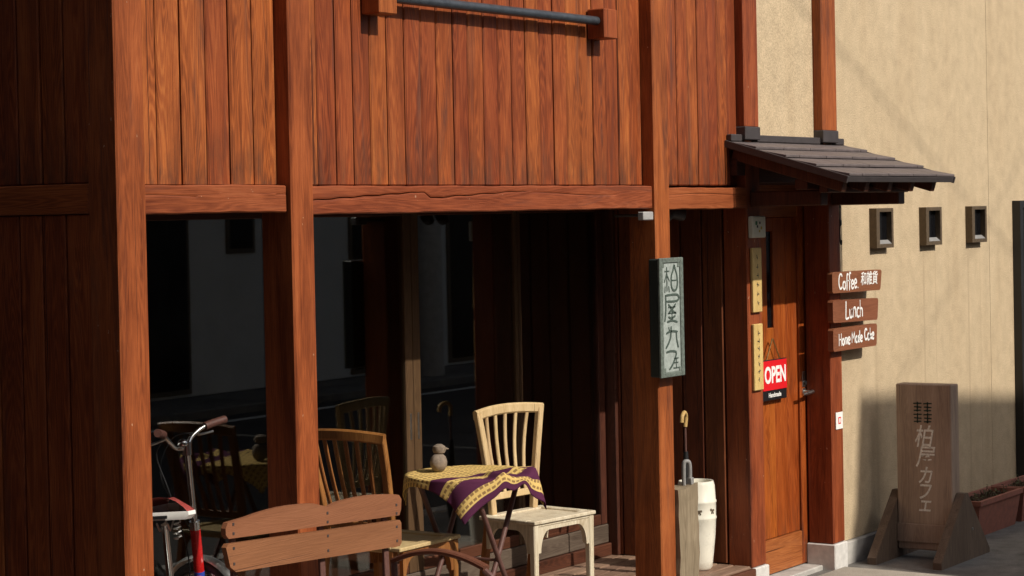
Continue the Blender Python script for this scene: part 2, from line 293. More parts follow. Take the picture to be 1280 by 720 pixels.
# ------------------------------------------------------------------ geometry helpers
class MB:
    def __init__(s): s.v = []; s.f = []
    def box(s, lo, hi, b=0.003, m=None):
        c = [(lo[i] + hi[i]) / 2 for i in range(3)]; h = [(hi[i] - lo[i]) / 2 for i in range(3)]
        return s.obox(Matrix.Translation(c) if m is None else m @ Matrix.Translation(c), h, b)
    def obox(s, m, h, b=0.003, top=(1, 1), topshift=(0, 0)):
        """chamfered box; top = scale of the +Z end"""
        b = min(b, 0.4 * min(h)); base = len(s.v)
        for sx in (-1, 1):
            for sy in (-1, 1):
                for sz in (-1, 1):
                    sg = (sx, sy, sz)
                    for k in range(3):
                        p = [sg[i] * (h[i] if i == k else h[i] - b) for i in range(3)]
                        if sz > 0: p[0] = p[0] * top[0] + topshift[0]; p[1] = p[1] * top[1] + topshift[1]
                        s.v.append(m @ Vector(p))
        def ix(sg, k): return base + (((sg[0] > 0) * 2 + (sg[1] > 0)) * 2 + (sg[2] > 0)) * 3 + k
        for k in range(3):
            a, c = [(1, 2), (2, 0), (0, 1)][k]
            for sk in (-1, 1):
                q = []
                for (x, y) in ((-1, -1), (1, -1), (1, 1), (-1, 1)):
                    g = [0, 0, 0]; g[k] = sk; g[a] = x; g[c] = y; q.append(ix(g, k))
                s.f.append(q if sk > 0 else q[::-1])
        for mth in range(3):
            k, l = [(1, 2), (2, 0), (0, 1)][mth]
            for sk in (-1, 1):
                for sl in (-1, 1):
                    g0 = [0, 0, 0]; g0[k] = sk; g0[l] = sl; g1 = list(g0); g0[mth] = -1; g1[mth] = 1
                    q = [ix(g0, k), ix(g1, k), ix(g1, l), ix(g0, l)]
                    s.f.append(q)
        for sx in (-1, 1):
            for sy in (-1, 1):
                for sz in (-1, 1):
                    g = (sx, sy, sz); s.f.append([ix(g, 0), ix(g, 1), ix(g, 2)])
        return s
    def bar(s, p0, p1, wx, wy, b=0.003, side=(1, 0, 0), top=(1, 1)):
        p0, p1 = Vector(p0), Vector(p1); d = p1 - p0; z = d.normalized()
        x = Vector(side); x = (x - x.dot(z) * z).normalized(); y = z.cross(x)
        m = Matrix(((x[0], y[0], z[0], 0), (x[1], y[1], z[1], 0), (x[2], y[2], z[2], 0), (0, 0, 0, 1)))
        m.translation = (p0 + p1) / 2
        return s.obox(m, (wx / 2, wy / 2, d.length / 2), b, top)
    def tube(s, pts, r, n=10, cap=True, closed=False):
        P = [Vector(p) for p in pts]; k = len(P)
        rs = r if isinstance(r, (list, tuple)) else [r] * k
        def tan(i):
            if closed: return (P[(i + 1) % k] - P[i - 1]).normalized()
            return (P[min(i + 1, k - 1)] - P[max(i - 1, 0)]).normalized()
        t = tan(0); u = t.orthogonal().normalized(); base = len(s.v)
        for i in range(k):
            t2 = tan(i); u = (u - u.dot(t2) * t2).normalized(); w_ = t2.cross(u)
            for j in range(n):
                a = 2 * pi * j / n; s.v.append(P[i] + rs[i] * (cos(a) * u + sin(a) * w_))
        for i in range(k if closed else k - 1):
            i2 = (i + 1) % k
            for j in range(n):
                j2 = (j + 1) % n; s.f.append([base + i * n + j, base + i * n + j2, base + i2 * n + j2, base + i2 * n + j])
        if cap and not closed:
            s.f.append([base + j for j in range(n)][::-1]); s.f.append([base + (k - 1) * n + j for j in range(n)])
        return s
    def sweep(s, pts, wx, wy, side=(1, 0, 0), b=0.004):
        """chamfered rectangular section carried along a path"""
        P = [Vector(p) for p in pts]; k = len(P); base = len(s.v); hx, hy = wx / 2, wy / 2
        b = min(b, hx * .6, hy * .6)
        sec = [(-hx + b, -hy), (hx - b, -hy), (hx, -hy + b), (hx, hy - b), (hx - b, hy), (-hx + b, hy), (-hx, hy - b), (-hx, -hy + b)]
        for i in range(k):
            t = (P[min(i + 1, k - 1)] - P[max(i - 1, 0)]).normalized(); x = Vector(side); x = (x - x.dot(t) * t).normalized(); y = t.cross(x)
            for (a, c) in sec: s.v.append(P[i] + a * x + c * y)
        for i in range(k - 1):
            for j in range(8):
                j2 = (j + 1) % 8; s.f.append([base + i * 8 + j, base + i * 8 + j2, base + (i + 1) * 8 + j2, base + (i + 1) * 8 + j])
        s.f.append([base + j for j in range(8)][::-1]); s.f.append([base + (k - 1) * 8 + j for j in range(8)])
        return s
    def lathe(s, prof, c=(0, 0, 0), n=32, sc=(1, 1)):
        base = len(s.v); k = len(prof)
        for (r, z) in prof:
            for j in range(n):
                a = 2 * pi * j / n; s.v.append(Vector((c[0] + r * cos(a) * sc[0], c[1] + r * sin(a) * sc[1], c[2] + z)))
        for i in range(k - 1):
            for j in range(n):
                j2 = (j + 1) % n; s.f.append([base + i * n + j, base + i * n + j2, base + (i + 1) * n + j2, base + (i + 1) * n + j])
        s.f.append([base + j for j in range(n)][::-1]); s.f.append([base + (k - 1) * n + j for j in range(n)])
        return s
    def prism(s, poly, o, ax, ay, an, t):
        """polygon (a,b) in plane o + a*ax + b*ay, thickness t along an"""
        o, ax, ay, an = Vector(o), Vector(ax), Vector(ay), Vector(an); base = len(s.v); k = len(poly)
        for d in (0, t):
            for (a, b) in poly: s.v.append(o + a * ax + b * ay + d * an)
        s.f.append(list(range(base, base + k))[::-1]); s.f.append(list(range(base + k, base + 2 * k)))
        for i in range(k):
            j = (i + 1) % k; s.f.append([base + i, base + j, base + k + j, base + k + i])
        return s
    def build(s, name, mat, parent=None, loc=None, smooth=False, rel=True):
        """loc = world/thing origin for the mesh (verts are given in the same frame as loc)"""
        L = Vector(loc) if loc is not None else Vector((0, 0, 0))
        me = bpy.data.meshes.new(name); me.from_pydata([v - L for v in map(Vector, s.v)], [], s.f)
        bm = bmesh.new(); bm.from_mesh(me); bmesh.ops.recalc_face_normals(bm, faces=bm.faces[:]); bm.to_mesh(me); bm.free()
        if mat: me.materials.append(mat)
        if smooth:
            for p in me.polygons: p.use_smooth = True
            try: me.set_sharp_from_angle(angle=RAD(42))
            except Exception: pass
        return link(name, me, parent, L)
ORG = {}
def link(name, me, parent, L):
    o = bpy.data.objects.new(name, me); COL.objects.link(o)
    if parent is not None:
        o.parent = parent; o.location = Vector(L) - ORG.get(parent.name, Vector((0, 0, 0)))
    else: o.location = L
    ORG[o.name] = Vector(L)
    return o
_cache = {}
def bx(name, lo, hi, mat, parent=None, b=0.004):
    """a chamfered box in thing coordinates; alike boxes share mesh data"""
    d = [round(hi[i] - lo[i], 4) for i in range(3)]; c = Vector([(lo[i] + hi[i]) / 2 for i in range(3)])
    key = (tuple(d), mat.name, b)
    if key not in _cache:
        m = MB().obox(Matrix.Identity(4), [x / 2 for x in d], b)
        me = bpy.data.meshes.new(name); me.from_pydata(m.v, [], m.f)
        bm = bmesh.new(); bm.from_mesh(me); bmesh.ops.recalc_face_normals(bm, faces=bm.faces[:]); bm.to_mesh(me); bm.free()
        me.materials.append(mat); _cache[key] = me
    return link(name, _cache[key], parent, c)
def tag(o, label, cat, group=None):
    o['label'] = label; o['category'] = cat
    if group: o['group'] = group
    return o
def thing(name, label, cat, loc=(0, 0, 0), rz=0.0, group=None):
    o = bpy.data.objects.new(name, None); COL.objects.link(o); o.location = loc; o.rotation_euler = (0, 0, rz)
    o.empty_display_size = 0.1
    ORG[o.name] = Vector((0, 0, 0)); return tag(o, label, cat, group)
def structure(o): o['kind'] = 'structure'; return o
def smooth_path(pts, n=6):
    P = [Vector(p) for p in pts]; out = []
    for i in range(len(P) - 1):
        p0, p1, p2, p3 = P[max(i - 1, 0)], P[i], P[i + 1], P[min(i + 2, len(P) - 1)]
        for k in range(n):
            t = k / n
            out.append(0.5 * ((2 * p1) + (p2 - p0) * t + (2 * p0 - 5 * p1 + 4 * p2 - p3) * t * t + (3 * p1 - p0 - 3 * p2 + p3) * t ** 3))
    out.append(P[-1]); return out
def text_mesh(name, body, size, o, right, up, nrm, mat, parent, depth=0.0015, bold=0.0, sx=1.0, shear=0.0, align='CENTER', rot=0.0):
    cu = bpy.data.curves.new('lettering', 'FONT'); cu.body = body; cu.size = size; cu.offset = bold; cu.extrude = 0.0
    cu.align_x = align; cu.align_y = 'CENTER'; cu.shear = shear; cu.resolution_u = 4
    ob = bpy.data.objects.new('lettering', cu); COL.objects.link(ob)
    dg = bpy.context.evaluated_depsgraph_get(); dg.update()
    me0 = bpy.data.meshes.new_from_object(ob.evaluated_get(dg))
    vs = [v.co.copy() for v in me0.vertices]; fs = [list(p.vertices) for p in me0.polygons]
    bpy.data.objects.remove(ob); bpy.data.curves.remove(cu); bpy.data.meshes.remove(me0)
    o, right, up, nrm = Vector(o), Vector(right), Vector(up), Vector(nrm)
    mb = MB(); n = len(vs)
    def tr(v, d):
        x, y = v.x * sx, v.y; x, y = x * cos(rot) - y * sin(rot), x * sin(rot) + y * cos(rot)
        return o + x * right + y * up + d * nrm
    mb.v = [tr(v, depth) for v in vs] + [tr(v, 0) for v in vs]
    edges = {}
    for f in fs:
        mb.f.append(f)
        for a, b in zip(f, f[1:] + f[:1]): edges[(a, b)] = 1
    for (a, b) in edges:
        if (b, a) not in edges: mb.f.append([a, a + n, b + n, b])
    return mb.build(name, mat, parent)
def strokes(mb, lines, o, right, up, nrm, wd, depth=0.002):
    """brush strokes: each polyline becomes a flat raised ribbon with rounded taper"""
    o, right, up, nrm = Vector(o), Vector(right), Vector(up), Vector(nrm)
    for ln in lines:
        P = [Vector((p[0], p[1], 0)) for p in ln]
        if len(P) > 2: P = smooth_path(P, 4)
        L, Rr = [], []
        for i, p in enumerate(P):
            t = (P[min(i + 1, len(P) - 1)] - P[max(i - 1, 0)]).normalized(); q = Vector((-t.y, t.x, 0))
            ww = wd * (0.55 if i in (0, len(P) - 1) else 1.0) / 2
            L.append(p + q * ww); Rr.append(p - q * ww)
        base = len(mb.v); k = len(P)
        for d in (depth, 0.0):
            for a in L + Rr: mb.v.append(o + a.x * right + a.y * up + d * nrm)
        for i in range(k - 1):
            mb.f.append([base + i, base + i + 1, base + k + i + 1, base + k + i])
            mb.f.append([base + i, base + i + 1, base + 2 * k + i + 1, base + 2 * k + i])
            mb.f.append([base + k + i, base + k + i + 1, base + 3 * k + i + 1, base + 3 * k + i])
        for i in (0, k - 1): mb.f.append([base + i, base + k + i, base + 3 * k + i, base + 2 * k + i])
    return mb

# ------------------------------------------------------------------ ground
GZ = -0.08
def sheet(name, lo, hi, z, mat):
    m = MB(); m.v = [Vector((lo[0], lo[1], z)), Vector((hi[0], lo[1], z)), Vector((hi[0], hi[1], z)), Vector((lo[0], hi[1], z))]; m.f = [[0, 1, 2, 3]]
    return structure(m.build(name, mat))
sheet('ground', (-150, -150), (150, 150), GZ - 0.10, ASPHALT)
structure(bx('pavement', (-14, -1.75, GZ - 0.3), (26, 3.0, GZ), PAVE, b=0.02))
structure(bx('far_pavement', (-14, -10.2, GZ - 0.3), (30, -8.9, GZ), PAVE, b=0.02))
for k in range(46):
    structure(bx('kerb', (-14 + k * 0.9, -1.93, GZ - 0.3), (-14 + k * 0.9 + 0.892, -1.756, GZ + 0.004), CONC, b=0.015))
m = MB(); m.v = [Vector((-14, -8.5, GZ - 0.096)), Vector((30, -8.5, GZ - 0.096)), Vector((30, -8.35, GZ - 0.096)), Vector((-14, -8.35, GZ - 0.096))]; m.f = [[0, 1, 2, 3]]
structure(m.build('road_edge_line', WHITE))

# ------------------------------------------------------------------ the cafe building
B = thing('cafe_building', 'red brown timber cafe front with glazed porch, tiled door canopy and tan stucco side', 'building')
TOP = 5.3
BB, BT = 2.042, 2.155                                    # beam bottom / top
# upper front boarding, each board its own piece
def boards(x0, x1, z0, z1, y0, th_, n, name='wall_board', mat=W_PLANK, parent=B, axis='x', jitter=0.004):
    ws = [random.uniform(0.95, 1.05) for _ in range(n)]; s = sum(ws); x = x0
    for i in range(n):
        wd = (x1 - x0) * ws[i] / s; g = 0.0036; j = random.uniform(-jitter, jitter * 0.4)
        if axis == 'x': bx(name, (x + g, y0 + j, z0), (x + wd - g, y0 + j + th_, z1), mat, parent, 0.006)
        else: bx(name, (y0 + j, x + g, z0), (y0 + j + th_, x + wd - g, z1), mat, parent, 0.0045)
        x += wd
boards(0.166, 0.966, BT + 0.002, TOP - 0.02, 0.0, 0.03, 6)
boards(1.107, 3.784, BT + 0.002, TOP - 0.02, 0.0, 0.03, 23)
boards(3.934, 4.803, BT + 0.002, TOP - 0.02, 0.0, 0.03, 8)
bx('board_backing', (0.15, 0.045, 2.16), (6.0, 0.075, TOP - 0.03), W_DARK, B)
# posts
PY0, PY1 = -0.07, 0.09
bx('post', (0.018, PY0, GZ), (0.163, 0.078, TOP), W_Z, B, 0.007)
bx('post', (0.969, PY0, GZ), (1.104, PY1, TOP), W_Z, B, 0.007)
bx('post', (3.787, PY0, GZ), (3.931, PY1, TOP), W_Z, B, 0.007)
bx('post', (4.806, -0.045, 0.085), (4.968, 0.10, 2.33), W_Z, B, 0.006)
bx('post', (5.826, -0.045, 0.072), (5.976, 0.115, 2.33), W_Z, B, 0.006)
bx('post', (4.806, -0.047, 2.472), (4.968, 0.04, TOP), W_Z, B, 0.006)
bx('post', (5.772, -0.047, 2.472), (5.962, 0.04, TOP), W_Z, B, 0.006)
bx('post_shoe', (4.800, -0.053, 2.405), (4.974, 0.04, 2.475), FLASH, B, 0.004)
bx('post_shoe', (5.766, -0.053, 2.405), (5.968, 0.04, 2.475), FLASH, B, 0.004)
bx('post_base', (4.796, -0.058, GZ - 0.05), (4.980, 0.11, 0.083), BASEST, B, 0.006)
bx('post_base', (5.814, -0.058, GZ - 0.05), (5.988, 0.125, 0.070), BASEST, B, 0.006)
# porch beam, the long span split by a drying crack
def cracked_beam(x0, x1, z0, z1, y0, y1, crack, name='beam'):
    m = MB(); n = 60; prof = []
    for i in range(n + 1):
        x = x0 + (x1 - x0) * i / n
        zc, wd = crack(x); wob = 0.0012 * sin(x * 9.0 + z0) + 0.001 * sin(x * 31)
        b = 0.005
        prof.append([(x, y0 + b, z0 + wob), (x, y0, z0 + b + wob), (x, y0 + 0.0005, zc - wd / 2 - .006), (x, y0 + 0.002 * (wd > 0), zc - wd / 2),
                     (x, y0 + min(0.016, wd * 3), zc), (x, y0 + 0.002 * (wd > 0), zc + wd / 2), (x, y0 + 0.0005, zc + wd / 2 + .006),
                     (x, y0, z1 - b + wob), (x, y0 + b, z1 + wob), (x, y1, z1), (x, y1, z0)])
    k = len(prof[0])
    for r in prof: m.v += [Vector(p) for p in r]
    for i in range(n):
        for j in range(k): m.f.append([i * k + j, i * k + (j + 1) % k, (i + 1) * k + (j + 1) % k, (i + 1) * k + j])
    m.f.append(list(range(k))); m.f.append([n * k + j for j in range(k)][::-1])
    return m.build(name, W_X, B, ((x0 + x1) / 2, (y0 + y1) / 2, (z0 + z1) / 2))
def crackA(x):
    # rises gently, jogs down at about a third of the span, then runs up to the right
    u = x - 1.107
    if u < 0.80: return 2.098 + 0.034 * u / 0.8 + 0.002 * sin(u * 40), 0.0075 * (0.4 + 0.6 * abs(sin(u * 3 + .5)))
    if u < 1.55: return 2.103 + 0.030 * (u - .8) / 0.75 + 0.0025 * sin(u * 33), 0.007 * (1.0 - 0.5 * (u - .8) / .75)
    return 2.118 + 0.008 * sin(u * 5), max(0.0, 0.003 * sin(u * 4))
cracked_beam(1.107, 3.784, BB, BT, -0.052, 0.10, crackA)
cracked_beam(0.166, 0.955, BB + 0.012, BT + 0.004, -0.052, 0.10, lambda x: (2.118 + 0.006 * sin(x * 8), 0.002 * max(0, sin(x * 7))))
cracked_beam(3.934, 4.803, BB - 0.008, BT - 0.010, -0.05, 0.10, lambda x: (2.105 + 0.010 * sin((x - 3.9) * 4), 0.0035 * max(0, sin((x - 3.93) * 3.6))))
# left side wall, dark boarding between a beam
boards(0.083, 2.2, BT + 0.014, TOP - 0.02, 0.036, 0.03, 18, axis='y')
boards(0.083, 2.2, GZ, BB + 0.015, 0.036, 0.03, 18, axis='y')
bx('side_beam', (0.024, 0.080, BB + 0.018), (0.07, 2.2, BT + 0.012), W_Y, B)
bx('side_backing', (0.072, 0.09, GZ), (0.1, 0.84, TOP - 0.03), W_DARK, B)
# porch: deck, ceiling, end wall, glazed screen
GY = 0.85
x0 = 0.10
y = -0.045
for i in range(9):
    bx('deck_board', (0.17, y + 0.003, 0.07), (4.79, y + 0.097, 0.1 + random.uniform(-.002, .002)), W_DECK, B, 0.006); y += 0.1
bx('deck_rim', (0.17, -0.075, GZ), (4.79, -0.045, 0.088), W_DARKX, B)
for i in range(9):
    bx('ceiling_board', (0.17, 0.102 + i * 0.083, 2.17), (4.80, 0.102 + i * 0.083 + 0.08, 2.19), W_DARKX, B, 0.004)
boards(0.105, 0.90, 0.1, 2.165, 4.800, 0.03, 6, axis='y', name='vestibule_board', mat=W_VEST_SHADED)
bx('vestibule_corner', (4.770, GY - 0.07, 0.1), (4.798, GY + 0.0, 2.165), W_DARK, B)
# sliding glazed screen: tracks, stiles, panes
bx('window_track', (0.10, GY - 0.03, 0.1), (4.768, GY + 0.06, 0.17), W_DARKX, B)
bx('window_track', (0.10, GY - 0.03, 2.08), (4.768, GY + 0.06, 2.168), W_DARKX, B)
bx('kick_board', (0.12, GY - 0.012, 0.172), (4.766, GY + 0.03, 0.275), W_SILL, B)
sashes = [(0.12, 1.02), (1.02, 1.95), (1.95, 2.965), (2.965, 3.905), (3.905, 4.766)]
for (a, b_) in sashes:
    s = bpy.data.objects.new('sliding_window', None); COL.objects.link(s); s.parent = B; ORG[s.name] = Vector((0, 0, 0)); s.empty_display_size = .1
    wl_, wr_ = 0.062, 0.062
    if a == 3.905: wl_ = 0.03
    if b_ == 3.905: wr_ = 0.03
    bx('stile', (a + 0.002, GY - 0.006, 0.277), (a + wl_, GY + 0.028, 2.078), W_STILE if a in (2.965, 3.905) else W_DARK, s, 0.003)
    bx('stile', (b_ - wr_, GY - 0.006, 0.277), (b_ - 0.002, GY + 0.028, 2.078), W_STILE if b_ in (2.965, 3.905) else W_DARK, s, 0.003)
    bx('rail', (a + wl_ + .001, GY - 0.003, 0.277), (b_ - wr_ - .001, GY + 0.026, 0.335), W_DARKX, s, 0.003)
    bx('rail', (a + wl_ + .001, GY - 0.003, 2.03), (b_ - wr_ - .001, GY + 0.026, 2.078), W_DARKX, s, 0.003)
    bx('pane', (a + wl_ - .004, GY + 0.008, 0.33), (b_ - wr_ + .004, GY + 0.012, 2.035), GLASS, s, 0.0005)
    if a in (1.95, 2.965):
        xx = (b_ - 0.036) if a == 1.95 else (a + 0.026)
        bx('finger_pull', (xx, GY - 0.009, 0.93), (xx + 0.012, GY - 0.004, 1.06), CHROME_DULL, s, 0.002)
# dim room behind the glass
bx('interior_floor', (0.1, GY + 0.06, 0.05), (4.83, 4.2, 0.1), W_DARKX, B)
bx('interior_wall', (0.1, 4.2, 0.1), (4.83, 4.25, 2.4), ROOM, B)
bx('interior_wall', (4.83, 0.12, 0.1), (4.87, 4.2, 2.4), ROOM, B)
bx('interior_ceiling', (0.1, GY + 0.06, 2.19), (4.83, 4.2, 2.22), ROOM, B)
# wall continuing over the canopy and to the right (stucco), with three window openings
def holed_wall(x0, x1, z0, z1, yf, yb, holes, name):
    xs = sorted({x0, x1} | {h[0] for h in holes} | {h[1] for h in holes}); zs = sorted({z0, z1} | {h[2] for h in holes} | {h[3] for h in holes})
    m = MB()
    def q(*p): b = len(m.v); m.v += [Vector(x) for x in p]; m.f.append([b, b + 1, b + 2, b + 3])
    for i in range(len(xs) - 1):
        for j in range(len(zs) - 1):
            cx, cz = (xs[i] + xs[i + 1]) / 2, (zs[j] + zs[j + 1]) / 2
            if any(h[0] < cx < h[1] and h[2] < cz < h[3] for h in holes): continue
            for y in (yf, yb): q((xs[i], y, zs[j]), (xs[i + 1], y, zs[j]), (xs[i + 1], y, zs[j + 1]), (xs[i], y, zs[j + 1]))
    for (a, b, c, d) in [(x0, x1, z0, z1)] + holes:
        q((a, yf, c), (b, yf, c), (b, yb, c), (a, yb, c)); q((a, yf, d), (b, yf, d), (b, yb, d), (a, yb, d))
        q((a, yf, c), (a, yf, d), (a, yb, d), (a, yb, c)); q((b, yf, c), (b, yf, d), (b, yb, d), (b, yb, c))
    for v in m.v: pass
    bmv = m
    me_o = bmv.build(name, STUCCO, B)
    bm = bmesh.new(); bm.from_mesh(me_o.data); bmesh.ops.remove_doubles(bm, verts=bm.verts[:], dist=1e-5)
    bmesh.ops.recalc_face_normals(bm, faces=bm.faces[:]); bm.to_mesh(me_o.data); bm.free()
    return me_o
WINS = [(6.49, 6.74), (7.25, 7.505), (8.025, 8.285)]
WZ0, WZ1 = 1.775, 2.018
ho = [(a + 0.02, b - 0.02, WZ0 + 0.02, WZ1 - 0.02) for a, b in WINS]
holed_wall(5.978, 8.448, 0.055, TOP - 0.02, 0.0, 0.2, ho, 'stucco_wall')
holed_wall(8.452, 13.0, 0.055, TOP - 0.02, 0.0, 0.2, [], 'stucco_wall')
holed_wall(4.972, 5.768, 2.43, TOP - 0.02, 0.012, 0.04, [], 'stucco_panel')
bx('plinth', (5.99, -0.03, GZ - 0.1), (13.0, 0.18, 0.052), CONC, B, 0.006)
bx('wall_core', (5.99, 0.21, GZ), (13.0, 3.5, TOP - 0.02), ROOM, B)
bx('wall_core', (0.12, 4.3, GZ), (5.98, 4.4, TOP - 0.02), ROOM, B)
bx('roof_slab', (-0.25, -0.25, TOP), (13.2, 4.4, TOP + 0.15), ROOFT, B)
for a, b in WINS:
    wn_ = bpy.data.objects.new('small_window', None); COL.objects.link(wn_); wn_.parent = B; ORG[wn_.name] = Vector((0, 0, 0)); wn_.empty_display_size = .1
    f = MB(); t_, yo, tv = 0.045, -0.05, 0.024
    tr = 0.026
    f.box((a, yo, WZ0), (a + t_, 0.06, WZ1), 0.002); f.box((b - tr, yo, WZ0), (b, 0.06, WZ1), 0.002)
    f.box((a + t_, yo + .001, WZ1 - tv), (b - tr, 0.06, WZ1), 0.002); f.box((a + t_, yo + .001, WZ0), (b - tr, 0.06, WZ0 + tv), 0.002)
    f.build('window_frame', WFRAME, wn_)
    sl = MB(); sl.prism([(-0.048, WZ0 + tv + .001), (-0.016, WZ0 + tv + .001), (-0.016, WZ0 + tv + 0.024), (-0.022, WZ0 + tv + .024)], (a + t_ + .001, 0, 0), (0, 1, 0), (0, 0, 1), (1, 0, 0), b - a - t_ - tr - .002)
    sl.build('sill', SILLD, wn_)
    bx('pane', (a + t_ + .001, -0.015, WZ0 + tv + .002), (b - tr - .001, -0.008, WZ1 - tv - .001), DARKGLASS, wn_, 0.001)
# ------------------------------------------------------------------ entrance door
D = bpy.data.objects.new('entrance_door', None); COL.objects.link(D); D.parent = B; ORG[D.name] = Vector((0, 0, 0)); D.empty_display_size = .1
DY = 0.125; DZ0, DZ1 = -0.045, 2.165; DX0, DX1 = 4.975, 5.868
bx('door_stile', (DX0, DY, DZ0), (DX0 + 0.11, DY + 0.045, DZ1), W_DOOR, D, 0.004)
bx('door_stile', (DX1 - 0.105, DY, DZ0), (DX1, DY + 0.045, DZ1), W_DOOR, D, 0.004)
bx('door_rail', (DX0 + 0.112, DY + 0.001, DZ0), (DX1 - 0.107, DY + 0.044, 0.15), W_DOORX, D, 0.004)
bx('door_rail', (DX0 + 0.112, DY + 0.001, 1.98), (DX1 - 0.107, DY + 0.044, DZ1), W_DOORX, D, 0.004)
px0, px1 = DX0 + 0.114, DX1 - 0.109
slx0, slx1 = 5.392, 5.468; slz0, slz1 = 1.35, 1.90
pw = (slx0 - px0) / 2
bx('door_panel_board', (px0, DY + 0.012, 0.152), (px0 + pw - 0.003, DY + 0.036, 1.978), W_DOOR, D, 0.004)
bx('door_panel_board', (px0 + pw, DY + 0.012, 0.152), (slx0 - 0.002, DY + 0.036, 1.978), W_DOOR, D, 0.004)
bx('door_panel_board', (slx0, DY + 0.012, 0.152), (slx1, DY + 0.036, slz0), W_DOOR, D, 0.004)
bx('door_panel_board', (slx0, DY + 0.012, slz1), (slx1, DY + 0.036, 1.978), W_DOOR, D, 0.004)
bx('door_panel_board', (slx1 + 0.002, DY + 0.012, 0.152), (slx1 + 0.152, DY + 0.036, 1.978), W_DOOR, D, 0.004)
bx('door_panel_board', (slx1 + 0.155, DY + 0.012, 0.152), (px1, DY + 0.036, 1.978), W_DOOR, D, 0.004)
bx('slit_pane', (slx0 + .001, DY + 0.026, slz0 + .001), (slx1 - .001, DY + 0.032, slz1 - .001), DARKGLASS, D, 0.001)
bx('lock_plate', (5.79, DY - 0.005, 0.985), (5.835, DY + 0.001, 1.075), CHROME_DULL, D, 0.002)
m = MB(); m.tube([(5.81, DY + .001, 0.955), (5.81, DY - 0.05, 0.955)], 0.011, 12); m.tube([(5.825, DY - 0.05, 0.957), (5.77, DY - 0.052, 0.953), (5.70, DY - 0.048, 0.948)], [0.012, 0.01, 0.008], 10)
m.lathe([(0.024, 0), (0.024, 0.006)], (0, 0, 0), 20); base = len(m.v) - 40
for i in range(base, len(m.v)): v = m.v[i]; m.v[i] = Vector((5.81 + v.x, DY - v.z, 0.955 + v.y))
m.build('door_handle', CHROME_DULL, D, smooth=True)
m = MB(); m.lathe([(0.012, 0), (0.012, 0.012)], (0, 0, 0), 16)
for i in range(len(m.v)): v = m.v[i]; m.v[i] = Vector((5.81 + v.x, DY - 0.004 - v.z, 1.008 + v.y))
m.build('keyhole', BLACK, D, smooth=True)
bx('door_threshold', (4.982, 0.02, GZ - 0.05), (5.812, 0.24, DZ0 - 0.006), CONC, B, 0.006)
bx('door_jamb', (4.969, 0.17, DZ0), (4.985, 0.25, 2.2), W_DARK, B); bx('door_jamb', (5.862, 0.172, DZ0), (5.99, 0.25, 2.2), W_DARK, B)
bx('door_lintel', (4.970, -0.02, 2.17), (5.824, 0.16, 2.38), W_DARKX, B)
bx('door_backing', (4.9, 0.26, GZ), (6.0, 0.3, 2.5), ROOM, B)
structure(bx('door_step', (4.55, -1.05, GZ - 0.2), (5.92, -0.06, GZ + 0.012), APRON, b=0.012))
# ------------------------------------------------------------------ canopy over the door
CN = bpy.data.objects.new('door_canopy', None); COL.objects.link(CN); CN.parent = B; ORG[CN.name] = Vector((0, 0, 0)); CN.empty_display_size = .1
cy0, cz0, cy1, cz1 = -0.0, 2.385, -0.70, 2.178
dirv = Vector((0, cy1 - cy0, cz1 - cz0)); CL = dirv.length; dv = dirv.normalized(); nv = Vector((0, dv.z, -dv.y)); nv = nv if nv.z > 0 else -nv
def canopy_m(x, s, h): return Vector((x, cy0, cz0)) + dv * s + nv * h
def can_box(name, xa, xb, s0, s1, h0, h1, mat, lift=0.0, b=0.002):
    c = canopy_m((xa + xb) / 2, (s0 + s1) / 2, (h0 + h1) / 2)
    mm = Matrix(((1, 0, 0, 0), (0, -dv.y, nv.y, 0), (0, -dv.z, nv.z, 0), (0, 0, 0, 1)))
    if lift: mm = mm @ Matrix.Rotation(lift, 4, 'X')
    mm.translation = c
    MB().obox(mm, ((xb - xa) / 2, (s1 - s0) / 2, (h1 - h0) / 2), b).build(name, mat, CN, c)
CX0, CX1 = 4.668, 6.085
can_box('canopy_deck', CX0 + .01, CX1 - .01, 0.02, CL - 0.01, -0.022, -0.002, W_DARKX)
rows = 4; rl = CL / rows
for r in range(rows):
    x = CX0; off = 0.0 if r % 2 == 0 else -0.165
    edges = [CX0]; xx = CX0 + 0.33 + off
    while xx < CX1 - 0.09: edges.append(xx + random.uniform(-.004, .004)); xx += 0.33
    edges.append(CX1)
    for a, b in zip(edges, edges[1:]):
        can_box('roof_tile', a + 0.003, b - 0.003, r * rl + 0.001 - (0.02 if r else 0), (r + 1) * rl + (0.012 if r == rows - 1 else 0), 0.006, 0.020, SLATE, lift=-0.095 + random.uniform(-.008, .008))
can_box('verge_trim', CX0 - 0.016, CX0 - 0.001, 0.0, CL + 0.014, -0.022, 0.016, FLASH)
can_box('verge_trim', CX1 + 0.001, CX1 + 0.016, 0.0, CL + 0.014, -0.022, 0.016, FLASH)
can_box('eave_trim', CX0, CX1, CL - 0.006, CL + 0.010, -0.018, 0.012, FLASH)
for x in (4.74, 5.02, 5.32, 5.62, 5.92):
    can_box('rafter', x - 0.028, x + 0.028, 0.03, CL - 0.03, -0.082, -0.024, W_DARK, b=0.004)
pz = canopy_m(0, 0.42, -0.084).z
bx('purlin', (CX0 + 0.06, -0.45, pz - 0.06), (CX1 - 0.10, -0.375, pz - 0.004), W_DARKX, CN)
pe = canopy_m(0, 0.555, -0.084).z
bx('purlin', (CX0 + 0.06, -0.565, pe - 0.04), (5.78, -0.515, pe - 0.003), W_DARKX, CN)
for x in (4.887, 5.90):
    bx('bracket_arm', (x - 0.045, -0.47, pz - 0.145), (x + 0.045, -0.05, pz - 0.063), W_DARK, CN, 0.006)
bx('wall_plate', (CX0 + 0.04, -0.045, 2.21), (4.804, -0.002, 2.30), W_DARKX, CN)
